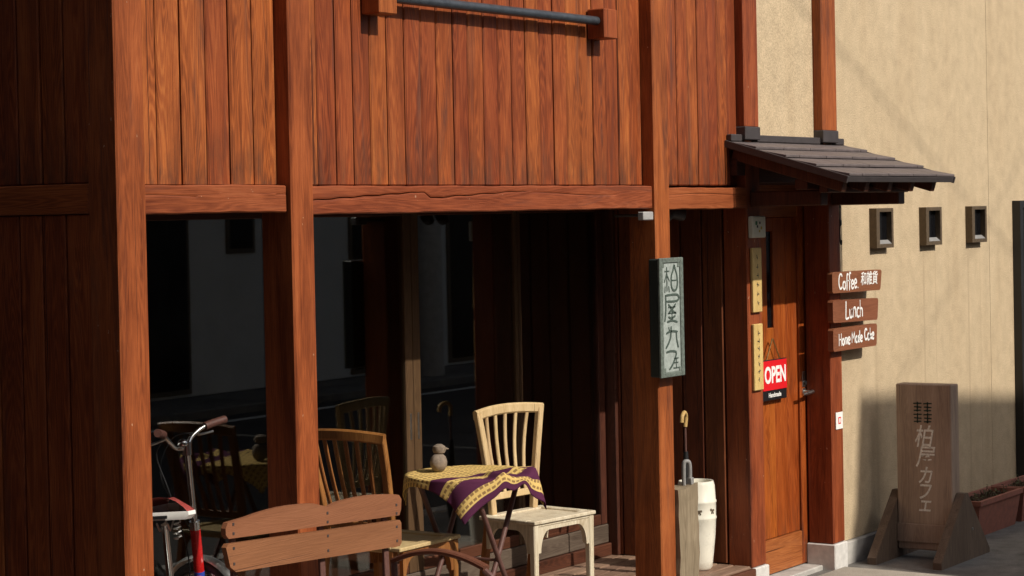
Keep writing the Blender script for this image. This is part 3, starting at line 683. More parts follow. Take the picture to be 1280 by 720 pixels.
bx('wall_plate', (5.99, -0.045, 2.21), (CX1 - 0.02, -0.002, 2.30), W_DARKX, CN)
bx('ridge_flashing', (CX0 + .005, -0.035, 2.394), (4.795, 0.0 - .003, 2.432), FLASH, CN); bx('ridge_flashing', (4.98, -0.035, 2.394), (5.761, 0.010, 2.432), FLASH, CN)
bx('ridge_flashing', (5.974, -0.035, 2.394), (CX1 - .004, -0.003, 2.432), FLASH, CN)

# ------------------------------------------------------------------ fittings on the facade
rail = thing('wall_rail', 'horizontal dark steel pipe held by two wooden blocks high on the boarding', 'rail', (1.57, 0, 2.86))
for xa in (1.512 - 1.57, 3.275 - 1.57):
    bx('bracket_block', (xa, -0.104, 0.0), (xa + 0.12, -0.006, 0.142), W_Z, rail, 0.005)
m = MB(); m.tube([(0.07, -0.062, 0.075), (1.70, -0.062, 0.083)], 0.021, 14); m.build('pipe', STEEL, rail, smooth=True)

hs = thing('vertical_shop_sign', 'green framed vertical shop sign with old style characters on a post front', 'sign', (3.815, -0.072, 1.203))
bx('sign_case', (-0.117, -0.055, 0.0), (0.117, 0.0, 0.588), SIGN_BOX, hs, 0.006)
fr = MB()
fr.box((-0.119, -0.067, -0.003), (-0.088, -0.053, 0.591), 0.005); fr.box((0.088, -0.067, -0.003), (0.119, -0.053, 0.591), 0.005)
fr.box((-0.088, -0.0665, -0.003), (0.088, -0.053, 0.022), 0.004); fr.box((-0.088, -0.0665, 0.566), (0.088, -0.053, 0.591), 0.004)
fr.build('sign_frame', GREEN_FRAME, hs)
bx('sign_face', (-0.088, -0.060, 0.022), (0.088, -0.0545, 0.566), SIGN_FACE, hs, 0.001)
for cx_ in (-0.078, 0.078):
    for cz_ in (0.033, 0.555): bx('corner_cap', (cx_ - .011, -0.0635, cz_ - .011), (cx_ + .011, -0.058, cz_ + .011), GREEN_FRAME, hs, 0.003)
S = MB()
K1 = [[(-.062, .525), (-.015, .525)], [(-.04, .545), (-.04, .425)], [(-.04, .515), (-.066, .47)], [(-.04, .51), (-.014, .475)], [(-.058, .45), (-.062, .42)], [(-.022, .45), (-.018, .42)],
      [(.035, .555), (.022, .525), (.006, .50), (.004, .455), (.02, .43), (.05, .43), (.064, .455), (.062, .50), (.048, .53), (.035, .555)], [(.012, .478), (.056, .478)]]
K2 = [[(-.06, .405), (.062, .405), (.062, .375), (-.052, .375)], [(-.055, .405), (-.056, .33), (-.068, .275)], [(-.03, .36), (.0, .335), (-.028, .315)], [(.045, .36), (.01, .33), (.048, .312)],
      [(-.03, .345), (.04, .345)], [(-.035, .315), (.045, .315)], [(.005, .335), (.005, .28)], [(-.03, .297), (.002, .29), (.04, .30)], [(-.045, .272), (.005, .278), (.06, .268)]]
K3 = [[(-.055, .215), (-.01, .225), (.06, .22)], [(-.005, .25), (-.012, .20), (-.035, .165), (-.062, .142)], [(.045, .22), (.048, .185), (.058, .155), (.064, .14)], [(-.03, .246), (-.022, .226)]]
K4 = [[(-.058, .122), (-.01, .126), (.04, .118), (.03, .09), (.0, .055), (-.03, .035)]]
K5 = [[(.02, .088), (.062, .088)], [(.04, .088), (.04, .066)], [(.022, .066), (.06, .066)], [(.04, .06), (.04, .04)], [(.012, .040), (.066, .040)]]
strokes(S, K1 + K2 + K3 + K4 + K5, (0, -0.0602, 0), (1, 0, 0), (0, 0, 1), (0, -1, 0), 0.0105, 0.0025)
S.build('lettering', SIGN_INK, hs)

# hand lettering, letter by letter (x-height 0.55, cap height 1)
GL = {'C': (.62, [[(.55, .80), (.42, .97), (.2, .92), (.05, .6), (.08, .25), (.28, .02), (.55, .15)]]),
      'o': (.5, [[(.25, .55), (.07, .42), (.06, .15), (.24, .0), (.41, .14), (.40, .42), (.25, .55)]]),
      'f': (.40, [[(.40, .92), (.27, 1.0), (.18, .85), (.17, .4), (.14, -.12)], [(.0, .50), (.36, .54)]]),
      'e': (.48, [[(.06, .28), (.38, .34), (.36, .5), (.22, .57), (.07, .42), (.06, .16), (.2, .0), (.42, .10)]]),
      '.': (.25, [[(.10, .0), (.13, .05), (.15, .0)]]),
      'L': (.55, [[(.12, 1.0), (.10, .5), (.08, .03), (.30, .02), (.52, .06)]]),
      'u': (.5, [[(.07, .55), (.06, .2), (.18, .0), (.34, .1), (.38, .55)], [(.38, .5), (.38, .2), (.44, .0)]]),
      'n': (.5, [[(.07, .55), (.08, .0)], [(.08, .38), (.22, .55), (.36, .48), (.38, .2), (.40, .0)]]),
      'c': (.43, [[(.38, .48), (.22, .56), (.06, .38), (.07, .12), (.22, .0), (.40, .08)]]),
      'h': (.5, [[(.08, 1.05), (.08, .0)], [(.08, .36), (.22, .54), (.36, .46), (.38, .2), (.40, .0)]]),
      'H': (.66, [[(.08, .98), (.08, .0)], [(.52, 1.0), (.53, .0)], [(.08, .48), (.53, .52)]]),
      'm': (.70, [[(.06, .55), (.07, .0)], [(.07, .38), (.18, .55), (.30, .46), (.32, .0)], [(.32, .38), (.44, .55), (.57, .46), (.60, .0)]]),
      'M': (.78, [[(.06, .0), (.10, .98), (.34, .35), (.60, 1.0), (.66, .0)]]),
      'a': (.5, [[(.36, .46), (.22, .56), (.06, .36), (.08, .08), (.22, .0), (.36, .18), (.38, .54)], [(.38, .5), (.37, .12), (.45, .0)]]),
      'd': (.5, [[(.36, .42), (.22, .54), (.06, .34), (.08, .08), (.22, .0), (.36, .16)], [(.38, 1.02), (.37, .35), (.40, .0)]]),
      'k': (.46, [[(.08, 1.02), (.08, .0)], [(.38, .52), (.10, .24), (.22, .22), (.42, .0)]])}
def hand(mb, word, size, o):
    W_ = sum(GL[c][0] for c in word) * size; x = -W_ / 2
    for c in word:
        w_, ls = GL[c]; dy = random.uniform(-.03, .03) * size; k = random.uniform(.94, 1.06)
        for l in ls:
            P = [((x + a * size), (b_ * k - .42) * size + dy) for a, b_ in l]
            if c in 'MLH' and len(l) <= 5 and c != 'L': # straight strokes keep their corners
                for p, q in zip(P, P[1:]): strokes(mb, [[p, q]], o, (1, 0, 0), (0, 0, 1), (0, -1, 0), 0.0115, 0.0012)
            else: strokes(mb, [P], o, (1, 0, 0), (0, 0, 1), (0, -1, 0), 0.0115, 0.0012)
        x += w_ * size
# brown menu boards on the right door post
def menu(z0, z1, x0, x1, tilt, words, label, cuts):
    o = thing('menu_board', label, 'sign', (5.76, -0.062, z0), 0, 'brown hand lettered menu boards by the door')
    h = z1 - z0; L = x1 - x0
    m = MB(); y0, y1 = -0.034, 0.0
    c = 0.012
    poly = [(c, 0), (L - c, tilt), (L, tilt + c), (L + cuts, h + tilt - c), (L - c + cuts, h + tilt), (c, h), (0, h - c), (0, c)]
    m.prism(poly, (x0 - 5.76, 0, 0), (1, 0, 0), (0, 0, 1), (0, -1, 0), 0.034); m.build('board', W_MENU, o)
    m = MB(); m.box((0.075, -0.001, h * .3), (0.2, 0.020, h * .75)); m.build('mount_block', W_DARKX, o)
    hm = MB()
    for (wd, sz, cx_, cz_, sx_, bd) in words:
        if wd.isascii():
            hand(hm, wd, sz, (cx_, -0.0342, h / 2 + cz_ + tilt * cx_ / L))
        else:
            text_mesh('lettering', wd, sz, (cx_, -0.0345, h / 2 + cz_ + tilt * cx_ / L), (1, 0, 0), (0, 0, 1), (0, -1, 0), WHITE_INK, o, bold=bd, sx=sx_, shear=0.12)
    hm.build('lettering', WHITE_INK, o)
menu(1.533, 1.655, 5.755, 6.425, -0.006, [('Coffee.', 0.088, 0.215, -0.004, 1.0, 0.0025), ('和雑貨', 0.085, 0.50, 0.008, 0.95, 0.0007)], 'brown hand lettered board reading Coffee, topmost of the three on the door post', 0.02)
menu(1.362, 1.492, 5.757, 6.375, -0.012, [('Lunch', 0.10, 0.285, 0.0, 1, 1)], 'brown hand lettered board reading Lunch, middle of the three on the door post', 0.015)
menu(1.196, 1.328, 5.755, 6.355, 0.0, [('Home', 0.068, 0.145, -0.006, 1, 1), ('Made', 0.068, 0.318, 0.0, 1, 1), ('Cake', 0.068, 0.49, 0.004, 1, 1)], 'brown hand lettered board reading Home Made Cake, lowest of the three on the door post', 0.01)

op = thing('open_sign', 'red and black OPEN sign hanging on the wooden door', 'sign', (5.39, DY - 0.012, 0.945))
bx('sign_plate', (-0.165, -0.014, 0.0), (0.15, 0.0, 0.23), BLACK_SIGN, op, 0.004)
bx('red_panel', (-0.150, -0.019, 0.058), (0.145, -0.0145, 0.225), RED_SIGN, op, 0.003)
text_mesh('lettering', 'OPEN', 0.128, (-0.002, -0.0192, 0.140), (1, 0, 0), (0, 0, 1), (0, -1, 0), WHITE_INK, op, bold=0.004, sx=0.80)
text_mesh('small_lettering', 'Handmade', 0.036, (-0.002, -0.0142, 0.029), (1, 0, 0), (0, 0, 1), (0, -1, 0), WHITE_INK, op, bold=0.0008)
m = MB()
m.tube([(-0.09, -0.008, 0.228), (-0.004, -0.004, 0.345), (0.004, -0.004, 0.345), (0.08, -0.008, 0.228)], 0.004, 6); m.build('hanging_cord', BRASS, op)

def plate(z0, z1, label, marks):
    o = thing('name_plate', label, 'plaque', (4.885, -0.047, z0), 0, 'narrow blond wooden plaques on the door post')
    h = z1 - z0; bx('board', (-0.052, -0.018, 0), (0.052, 0.0, h), W_PLATE, o, 0.004)
    m = MB(); zz = h - 0.05
    while zz > 0.05:
        for _ in range(random.choice((1, 2))):
            a = random.uniform(-.016, .0); b_ = random.uniform(.0, .016)
            strokes(m, [[(a, zz + random.uniform(-.006, .006)), (b_, zz + random.uniform(-.006, .006))]], (0, -0.0182, 0), (1, 0, 0), (0, 0, 1), (0, -1, 0), 0.007, 0.001)
        strokes(m, [[(random.uniform(-.008, .008), zz + .012), (random.uniform(-.008, .008), zz - .012)]], (0, -0.0182, 0), (1, 0, 0), (0, 0, 1), (0, -1, 0), 0.006, 0.0012)
        zz -= marks
    m.build('brushed_marks', INK_BLK, o)
plate(1.468, 1.818, 'upper narrow blond wooden plaque, half in the canopy shade on the door post', 0.05)
plate(1.044, 1.405, 'lower narrow blond wooden plaque in full sun left of the OPEN sign', 0.042)
o = thing('intercom_box', 'small cream plastic box high on the left door post', 'box', (4.893, -0.047, 1.872))
bx('casing', (-0.078, -0.03, 0), (0.078, 0, 0.118), BOX_CREAM, o, 0.006)
for (dx, dz, mt, sz) in ((-.045, .07, INK_GRN, .020), (-.03, .055, INK_BLK, .014), (.0, .075, INK_BLK, .012), (.015, .045, INK_GOLD, .016), (-.005, .03, INK_GOLD, .012)):
    bx('printed_mark', (dx, -0.0315, dz), (dx + sz, -0.0295, dz + sz), mt, o, 0.0005)
o = thing('switch_plate', 'small white sticker low on the right door post beside the stucco', 'sticker', (5.915, -0.047, 0.735))
bx('card', (-0.046, -0.004, 0), (0.046, 0, 0.098), PAPER, o, 0.001); bx('printed_mark', (-0.016, -0.0052, 0.03), (0.018, -0.0038, 0.07), RED_SIGN, o, 0.0003)
bx('printed_mark', (-0.009, -0.0060, 0.037), (0.011, -0.0050, 0.063), PAPER, o, 0.0003)
o = thing('hanging_hook', 'thin black chain with a hook hanging from the canopy end by the stucco', 'hook', (6.03, -0.02, 1.80))
m = MB(); m.tube([(0, 0, 0.45), (0.003, -.002, 0.22), (0, 0, 0.06)], 0.004, 6); m.build('chain', BLACK, o)
m = MB(); m.tube(smooth_path([(0, 0, 0.07), (0.002, 0, 0.03), (0.018, 0, 0.01), (0.022, 0, 0.035)], 5), 0.005, 6); m.build('hook', BLACK, o, smooth=True); m = MB(); m.lathe([(0.004, 0.115), (0.013, 0.125), (0.013, 0.15), (0.004, 0.16)], (0, 0, 0), 10); m.build('weight', BLACK, o, smooth=True)
o = thing('porch_spotlight', 'pair of small grey spotlights under the porch beam beside the sign post', 'lamp', (4.10, 0.14, 2.166))
m = MB(); m.box((-0.30, -0.02, -0.04), (0.25, 0.02, 0.0)); m.build('mount_bar', FLASH, o)
bx('sensor_box', (-0.415, -0.20, -0.182), (-0.318, -0.165, -0.140), WSILL, o, 0.004); bx('sensor_arm', (-0.40, -0.165, -0.165), (-0.34, -0.02, -0.150), FLASH, o, 0.003)
for dx in (0.0, 0.14):
    m = MB(); m.tube([(dx, -0.005, -0.140), (dx + 0.10, -0.055, -0.160)], [0.03, 0.034], 14); m.tube([(dx + .03, 0, -0.03), (dx + .03, -.01, -.14)], 0.010, 8); m.build('lamp_head', CHROME_DULL if dx < 0 else FLASH, o, smooth=True)
o = thing('wooden_peg', 'small orange wooden peg on the corner post with a loop of thin wire', 'peg', (0.165, 0.0, 1.27))
m = MB(); m.prism([(0, -0.03), (0.0, 0.025), (0.035, 0.03), (0.04, 0.015)], (0, -0.02, 0), (1, 0, 0), (0, 0, 1), (0, 1, 0), 0.03); m.build('peg', W_X, o)
m = MB(); m.tube(smooth_path([(0.0, 0.0, 0.27), (0.022, 0.0, 0.25), (0.036, 0.0, 0.15), (0.040, 0.0, -0.2), (0.035, 0.0, -1.15)], 6), 0.0022, 6); m.build('wire_loop', WIRE, o, smooth=True)

# framed window display at the right end of the stucco
o = thing('display_case', 'black framed display window with pink flower print at the far right wall', 'window', (9.45, -0.001, 0.10))
f = MB(); f.box((-0.56, -0.06, 0), (-0.51, 0, 1.95)); f.box((0.51, -0.06, 0), (0.56, 0, 1.95)); f.box((-0.51, -0.059, 1.90), (0.51, 0, 1.95)); f.box((-0.51, -0.059, 0), (0.51, 0, 0.05)); f.box((-0.51, -0.058, 1.20), (0.51, 0, 1.225))
f.build('frame', BLACK, o)
bx('print_panel', (-0.509, -0.035, 0.051), (0.509, -0.002, 1.199), POSTER, o, 0.001); bx('print_panel', (-0.509, -0.035, 1.226), (0.509, -0.002, 1.899), POSTER, o, 0.001)

# ------------------------------------------------------------------ standing sign, facing down the street
o = thing('standing_sign', 'tall weathered wooden standing sign with white brushed characters on two triangular feet', 'sign', (6.42, -0.36, GZ))
bx('sign_board', (0.0, -0.175, 0.055), (0.115, 0.175, 1.045), W_SIGN, o, 0.006)
for yy, nm in ((-0.232, 'foot'), (0.178, 'foot')):
    m = MB(); m.prism([(-0.34, 0.0), (0.41, 0.0), (0.41, 0.025), (0.075, 0.40), (0.03, 0.40), (-0.34, 0.04)], (0.02, yy, 0), (1, 0, 0), (0, 0, 1), (0, 1, 0), 0.054)
    m.build('foot', W_FOOT, o, (0.02, yy, 0.2))
bx('cross_tie', (-0.012, -0.176, 0.10), (-0.001, 0.176, 0.21), W_SIGN, o, 0.003)
bx('bolt_cap', (0.15, -0.236, 0.17), (0.165, -0.231, 0.185), CHROME_DULL, o, 0.001)
cr = MB()
for (ca, cb) in ((-.032, .03), (.032, .03), (-.032, -.036), (.032, -.036)):
    strokes(cr, [[(ca - .026, cb + .02), (ca + .026, cb + .022)], [(ca - .022, cb), (ca + .024, cb - .002)], [(ca - .024, cb - .022), (ca + .022, cb - .02)], [(ca, cb + .03), (ca - .002, cb - .03)]],
            (-0.0005, 0.005, 0.88), (0, -1, 0), (0, 0, 1), (-1, 0, 0), 0.013, 0.002)
cr.build('crest', CREST_G, o)
for i, ch in enumerate('柏屋カフェ'):
    text_mesh('lettering', ch, 0.14 if i < 2 else 0.118, (-0.0005, 0.0 + (0.004, -0.004, -.002, .006, .002)[i], (0.725, 0.605, 0.495, 0.400, 0.325)[i]), (0, -1, 0), (0, 0, 1), (-1, 0, 0), CHALK, o, bold=0.0013, sx=0.85, shear=0.22)

# ------------------------------------------------------------------ planters
def planter(x, label):
    o = thing('planter_box', label, 'planter', (x, -0.25, GZ), 0, 'terracotta trough planters along the stucco wall')
    L, d0, d1, h = 0.72, 0.075, 0.105, 0.235
    m = MB()
    def ring(l, d, z): return [Vector((-l, -d, z)), Vector((l, -d, z)), Vector((l, d, z)), Vector((-l, d, z))]
    R_ = [ring(L / 2 - .03, d0, 0), ring(L / 2, d1, h - .03), ring(L / 2 + .013, d1 + .013, h - .03), ring(L / 2 + .013, d1 + .013, h), ring(L / 2 - .012, d1 - .012, h), ring(L / 2 - .02, d1 - .02, h - .06)]
    for r in R_: m.v += r
    m.f.append([0, 1, 2, 3])
    for i in range(len(R_) - 1):
        for j in range(4): m.f.append([i * 4 + j, i * 4 + (j + 1) % 4, (i + 1) * 4 + (j + 1) % 4, (i + 1) * 4 + j])
    m.build('trough', TERRA, o)
    m = MB(); n1, n2 = 26, 8
    for i in range(n1 + 1):
        for j in range(n2 + 1):
            m.v.append(Vector((-(L / 2 - .02) + (L - .04) * i / n1, -(d1 - .02) + 2 * (d1 - .02) * j / n2, h - .030 + random.uniform(-.012, .018))))
    for i in range(n1):
        for j in range(n2): a = i * (n2 + 1) + j; m.f.append([a, a + 1, a + n2 + 2, a + n2 + 1])
    m.build('soil', SOIL, o)
    tw = MB(); lf = MB()
    for _ in range(46):
        p = Vector((random.uniform(-.32, .32), random.uniform(-.075, .075), h - .05)); q = p + Vector((random.uniform(-.05, .05), random.uniform(-.04, .04), random.uniform(.03, .085)))
        tw.tube([p, (p + q) / 2 + Vector((random.uniform(-.01, .01), 0, 0)), q], [.003, .0025, .0015], 4, cap=False)
        for _ in range(3):
            c = q + Vector((random.uniform(-.02, .02), random.uniform(-.02, .02), random.uniform(-.03, .01))); a = random.uniform(0, pi); s_ = random.uniform(.006, .014)
            u = Vector((cos(a), sin(a), random.uniform(-.5, .5))) * s_; v = Vector((-sin(a), cos(a), random.uniform(-.5, .5))) * s_ * .5
            b0 = len(lf.v); lf.v += [c - u, c + v, c + u, c - v]; lf.f.append([b0, b0 + 1, b0 + 2, b0 + 3])
    t_ = tw.build('dry_stems', TWIG, o); t_['kind'] = 'stuff'; l_ = lf.build('dry_leaves', LEAFM, o); l_['kind'] = 'stuff'
planter(7.66, 'terracotta trough planter with dry soil just behind the standing sign')
planter(8.44, 'farther terracotta trough planter with dry stems beside the display window')

# ------------------------------------------------------------------ jar, post stump, umbrella
o = thing('ceramic_jar', 'tall cream glazed jar with two ridges on the deck by the vestibule wall', 'jar', (4.58, 0.17, 0.102))
m = MB(); P = [(0.070, 0), (0.080, 0.012), (0.085, 0.05), (0.099, 0.18), (0.104, 0.268), (0.107, 0.274), (0.107, 0.282), (0.104, 0.288), (0.105, 0.355), (0.108, 0.361), (0.108, 0.369), (0.104, 0.375), (0.100, 0.45), (0.093, 0.474), (0.084, 0.474), (0.078, 0.46), (0.07, 0.20)]
m.lathe(P, (0, 0, 0), 40); m.build('body', CERAMIC, o, smooth=True)
m = MB()
def on_jar(a, z, r=0.1075): return Vector((r * cos(a), r * sin(a), z))
for a in (RAD(215), RAD(262)):
    for (da, dz, e) in ((-0.10, .325, .012), (0.02, .318, .016), (0.13, .322, .010), (-0.04, .308, .009), (0.09, .306, .008)):
        m.obox(Matrix.Translation(on_jar(a + da, dz, .1045)) @ Matrix.Rotation(a + da, 4, 'Z'), (.0015, e * .5, e * .55), .0005)
    m.build('glaze_mark', CERAMIC_MARK, o); m = MB()
o = thing('weathered_post', 'squat grey weathered wooden post with a tap just right of the sign post', 'post', (4.045, -0.03, GZ))
m = MB(); n = 10
for i in range(n + 1):
    z = 0.70 * i / n
    for (sx, sy) in ((-1, -1), (-.4, -1.08), (.5, -1.02), (1, -.9), (1, .9), (.2, 1.05), (-1, 1)):
        m.v.append(Vector((sx * (0.105 + random.uniform(-.004, .004)), sy * (0.055 + random.uniform(-.004, .004)), z + (random.uniform(-.012, .012) if i == n else 0))))
for i in range(n):
    for j in range(7): m.f.append([i * 7 + j, i * 7 + (j + 1) % 7, (i + 1) * 7 + (j + 1) % 7, (i + 1) * 7 + j])
m.f.append(list(range(7))); m.f.append([n * 7 + j for j in range(7)])
m.build('block', W_GREY, o)
m = MB(); m.tube(smooth_path([(0.03, -0.01, 0.69), (0.03, -0.01, 0.79), (0.034, -0.013, 0.82), (0.05, -0.025, 0.822), (0.058, -0.03, 0.80), (0.058, -0.03, 0.735)], 5), 0.011, 10); m.box((0.045, -0.045, 0.70), (0.075, -0.018, 0.74)); m.build('tap', SILLD, o, smooth=True)
o = thing('umbrella', 'closed dark umbrella with a pale crook handle leaning behind the weathered post', 'umbrella', (4.36, 0.10, 0.10))
m = MB(); m.tube([(0.0, 0, 0.03), (-0.01, 0, 0.30), (-0.01, -0.0, 0.66)], [0.006, 0.035, 0.012], 12); m.build('folded_canopy', BLACK, o, smooth=True); m = MB(); m.tube([(-0.01, 0, 0.64), (-0.012, 0, 0.80)], .006, 8); m.build('shaft', IRON, o, smooth=True)
m = MB(); m.tube(smooth_path([(-0.012, 0.0, 0.79), (-0.005, -.002, 0.845), (-0.035, -.01, 0.868), (-0.075, -.02, 0.855), (-0.088, -.022, 0.82)], 6), 0.011, 10); m.build('crook_handle', W_PLATE, o, smooth=True)

# ------------------------------------------------------------------ chairs
def chair(name, label, loc, rz, mats, wd=0.48, dp=0.43, back_h=0.98, flare=0.045, n_sl=5, group=None, rake=0.10, inset=0.055):
    MBACK, MLEG, MSEAT, MREAR = mats
    o = thing(name, label, 'chair', loc, rz, group)
    SH = 0.475; hw = wd / 2; yb = dp / 2; yf = -dp / 2
    m = MB(); m.box((-hw + .02, yf + .002, SH - .028), (hw - .02, yb - .035, SH - .002), 0.006)
    # raised seat rim with a sunk panel
    m.box((-hw - .006, yf - .008, SH - .012), (hw + .006, yf + .045, SH + .006), .005); m.box((-hw - .006, yf + .045, SH - .012), (-hw + .045, yb, SH + .006), .005)
    m.box((hw - .045, yf + .045, SH - .012), (hw + .006, yb, SH + .006), .005); m.box((-hw + .045, yb - .05, SH - .012), (hw - .045, yb, SH + .006), .005)
    m.build('seat', MSEAT, o)
    def apron(a0, a1, fixed, axis):
        L = a1 - a0; pr = [(0, SH - .012), (0, SH - .15)]
        for k in range(9): q = k / 8 * pi / 2; pr.append((0.018 + .065 * (1 - cos(q)), SH - .15 + .105 * sin(q)))
        for k in range(9): q = k / 8 * pi / 2; pr.append((L - .018 - .065 * (1 - sin(q)) , SH - .15 + .105 * cos(q)))
        pr += [(L, SH - .15), (L, SH - .012)]
        mm = MB()
        if axis == 'x': mm.prism(pr, (a0, fixed, 0), (1, 0, 0), (0, 0, 1), (0, 1, 0), 0.02)
        else: mm.prism(pr, (fixed, a0, 0), (0, 1, 0), (0, 0, 1), (1, 0, 0), 0.02)
        mm.build('apron', MLEG, o)
    lw = 0.036
    apron(-hw + lw, hw - lw, yf + .006, 'x'); apron(yf + lw, yb - lw, -hw + .006, 'y'); apron(yf + lw, yb - lw, hw - .026, 'y')
    for sx in (-1, 1):
        m = MB(); x = sx * (hw - lw / 2); m.bar((x, yf + lw / 2, 0), (x, yf + lw / 2, SH - .013), lw * .78, lw * .78, .004, top=(1.28, 1.28)); m.build('leg', MLEG, o)
        # rear leg, kicked back below the seat
        m = MB(); x = sx * (hw - lw / 2 - .03); m.bar((x, yb + .05, 0), (x, yb - lw / 2, SH - .013), lw * .9, lw, .004); m.build('leg', MREAR, o)
        # back upright, leaning out and back
        m = MB(); pts = []
        for k in range(9):
            u = k / 8; pts.append(Vector((sx * (hw - inset + flare * u ** 1.3), yb - .022 + rake * u ** 1.6, SH - .01 + (back_h - SH - 0.01) * u)))
        m.sweep(pts, 0.036, 0.030); m.build('back_post', MBACK, o, smooth=True)
    def backpt(s, u): # s -1..1 across, u 0..1 up
        return Vector((s * (hw - inset + flare * u ** 1.3), yb - .022 + rake * u ** 1.6 + 0.028 * (1 - s * s) * u, SH - .01 + (back_h - SH - .01) * u))
    m = MB(); K = 16; pts = []
    for k in range(K + 1):
        a = -1.08 + 2.16 * k / K; pa = backpt(max(-1, min(1, a)), 1.0); pa.x = a * (hw - inset + flare); pa.z += 0.013 * (1 - a * a); pts.append(pa)
    m.sweep(pts, 0.05, 0.026, side=(0, 0, 1), b=.008)
    m.build('crest_rail', MBACK, o, smooth=True)
    p0, p1 = backpt(-1, .20), backpt(1, .20); m = MB(); m.bar(p0, p1, 0.032, 0.020, .003, side=(0, 0, 1)); m.build('lower_rail', MBACK, o)
    for k in range(n_sl):
        s = -1 + 2 * (k + 1) / (n_sl + 1); m = MB()
        pts = [backpt(s * (0.92 + .08 * u), u) + Vector((0, 0.018 * sin(pi * (u - .2) / .8), 0)) for u in [0.21 + .77 * q / 6 for q in range(7)]]
        m.sweep(pts, 0.021, 0.013); m.build('back_slat', MBACK, o, smooth=True)
    return o
chair('dining_chair', 'pale worn wooden slat back chair facing the street right of the cloth covered table', (3.135, 0.245, 0.101), RAD(-7), (W_PALE, W_WORN, W_WORN, W_AMBER), wd=0.45, dp=0.345, back_h=0.985, flare=0.080, n_sl=5, rake=0.015, inset=0.075, group='slat back chairs on the porch')
chair('dining_chair', 'amber brown slat back chair facing right behind the bench', (2.185, 0.43, 0.101), RAD(90), (W_AMBER, W_AMBER, W_AMBERX, W_AMBER), wd=0.47, dp=0.45, back_h=0.985, flare=0.03, n_sl=6, rake=0.10, group='slat back chairs on the porch')

# ------------------------------------------------------------------ bistro table with cloth
TX, TY, TZ = 2.48, 0.17, 0.85
o = thing('bistro_table', 'round folding iron bistro table with crossed legs on the deck', 'table', (TX, TY, 0.101))
m = MB(); m.lathe([(0.28, 0.725), (0.295, 0.730), (0.295, 0.742), (0.28, 0.745)], (0, 0, 0), 40); m.build('table_top', IRON, o, smooth=True)
for yy in (-0.14, 0.16):
    for sg in (-1, 1):
        m = MB(); dy = 0.006 * sg
        m.tube([(-0.21 * sg, yy + dy, 0.0), (0.0, yy + dy, 0.365), (0.19 * sg, yy + dy, 0.724)], 0.0125, 10); m.build('leg', IRON, o, smooth=True)
m = MB(); m.tube([(-0.155, -0.13, 0.10), (-0.155, 0.17, 0.10)], 0.007, 8); m.build('cross_bar', IRON, o, smooth=True); m = MB(); m.tube([(0, -0.15, 0.365), (0, 0.17, 0.365)], 0.007, 8); m.build('cross_bar', IRON, o, smooth=True)
# the draped square cloth
N = 84; R0 = 0.297; side = 0.66; rot = RAD(72); offx, offy = -0.01, -0.03
vs, uvs = [], []
for i in range(N + 1):
    for j in range(N + 1):
        u, v = i / N, j / N; a, b = (u - .5) * side, (v - .5) * side
        x = a * cos(rot) - b * sin(rot) + offx; y = a * sin(rot) + b * cos(rot) + offy
        r = math.hypot(x, y); ph = math.atan2(y, x)
        fold = sin(ph * 5 + 1.1) * 0.5 + sin(ph * 9 + .4) * .3
        if r <= R0 - .012:
            z = 0.752 + 0.004 * sin(x * 31 + y * 17) * sin(y * 23) + 0.005 * max(0, sin((x * .6 - y) * 38)) * max(0, -y * 4)
            X, Y = x, y
        else:
            e = r - (R0 - .012); drop = e - 0.012 * (1 - math.exp(-e / .02))
            rr = R0 - .012 + 0.018 * (1 - math.exp(-e / .012)) + fold * drop * 0.32
            X, Y = rr * cos(ph), rr * sin(ph); z = 0.752 - drop * 0.97
        dph = (ph + 1.62 + pi) % (2 * pi) - pi; g_ = math.exp(-(dph / .17) ** 2) * max(0.0, min(1.0, (r - .10) / .15))   # gathered fold at the front
        if r > R0 - .012: k_ = max((R0 + .002) / max(1e-6, math.hypot(X, Y)), 1 - .10 * g_); X *= k_; Y *= k_; z += .06 * g_ * (r - R0 + .012) / .12
        for f0 in (.42, -.40): z += .026 * math.exp(-((dph - f0) / .12) ** 2) * max(0.0, min(1.0, (r - .08) / .12))
        z += .012 * math.exp(-((dph - 1.0) / .16) ** 2) * max(0.0, min(1.0, (r - .1) / .1))
        vs.append(Vector((X, Y, z))); uvs.append((u, v))
fs = [[i * (N + 1) + j, (i + 1) * (N + 1) + j, (i + 1) * (N + 1) + j + 1, i * (N + 1) + j + 1] for i in range(N) for j in range(N)]
me = bpy.data.meshes.new('table_cloth'); me.from_pydata(vs, [], fs); me.materials.append(CLOTH)
ul = me.uv_layers.new(name='UVMap')
for lp in me.loops: ul.data[lp.index].uv = uvs[lp.vertex_index]
for p in me.polygons: p.use_smooth = True
tc_ = bpy.data.objects.new('table_cloth', me); COL.objects.link(tc_); tc_.location = (TX, TY, 0.101)
sm = tc_.modifiers.new('thickness', 'SOLIDIFY'); sm.thickness = 0.003; sm.offset = 1
tag(tc_, 'purple and yellow striped cloth draped over the round table', 'tablecloth')
o = thing('stone_ornament', 'small stacked grey stone bird ornament on the striped cloth', 'ornament', (TX - 0.035, TY + 0.155, 0.101 + 0.757))
m = MB(); m.lathe([(0.02, 0), (0.03, .004), (0.044, .025), (0.046, .045), (0.038, .066), (0.024, .078), (0.01, .082)], (0, 0, 0), 20, (1.0, .8)); m.build('body', STONE, o, smooth=True)
m = MB(); m.lathe([(0.008, .078), (0.026, .084), (0.032, .098), (0.028, .114), (0.012, .124)], (0.006, 0, 0), 18); m.tube([(0.03, -.01, .103), (0.052, -.02, .098)], [0.008, .002], 8); m.build('head', STONE, o, smooth=True)

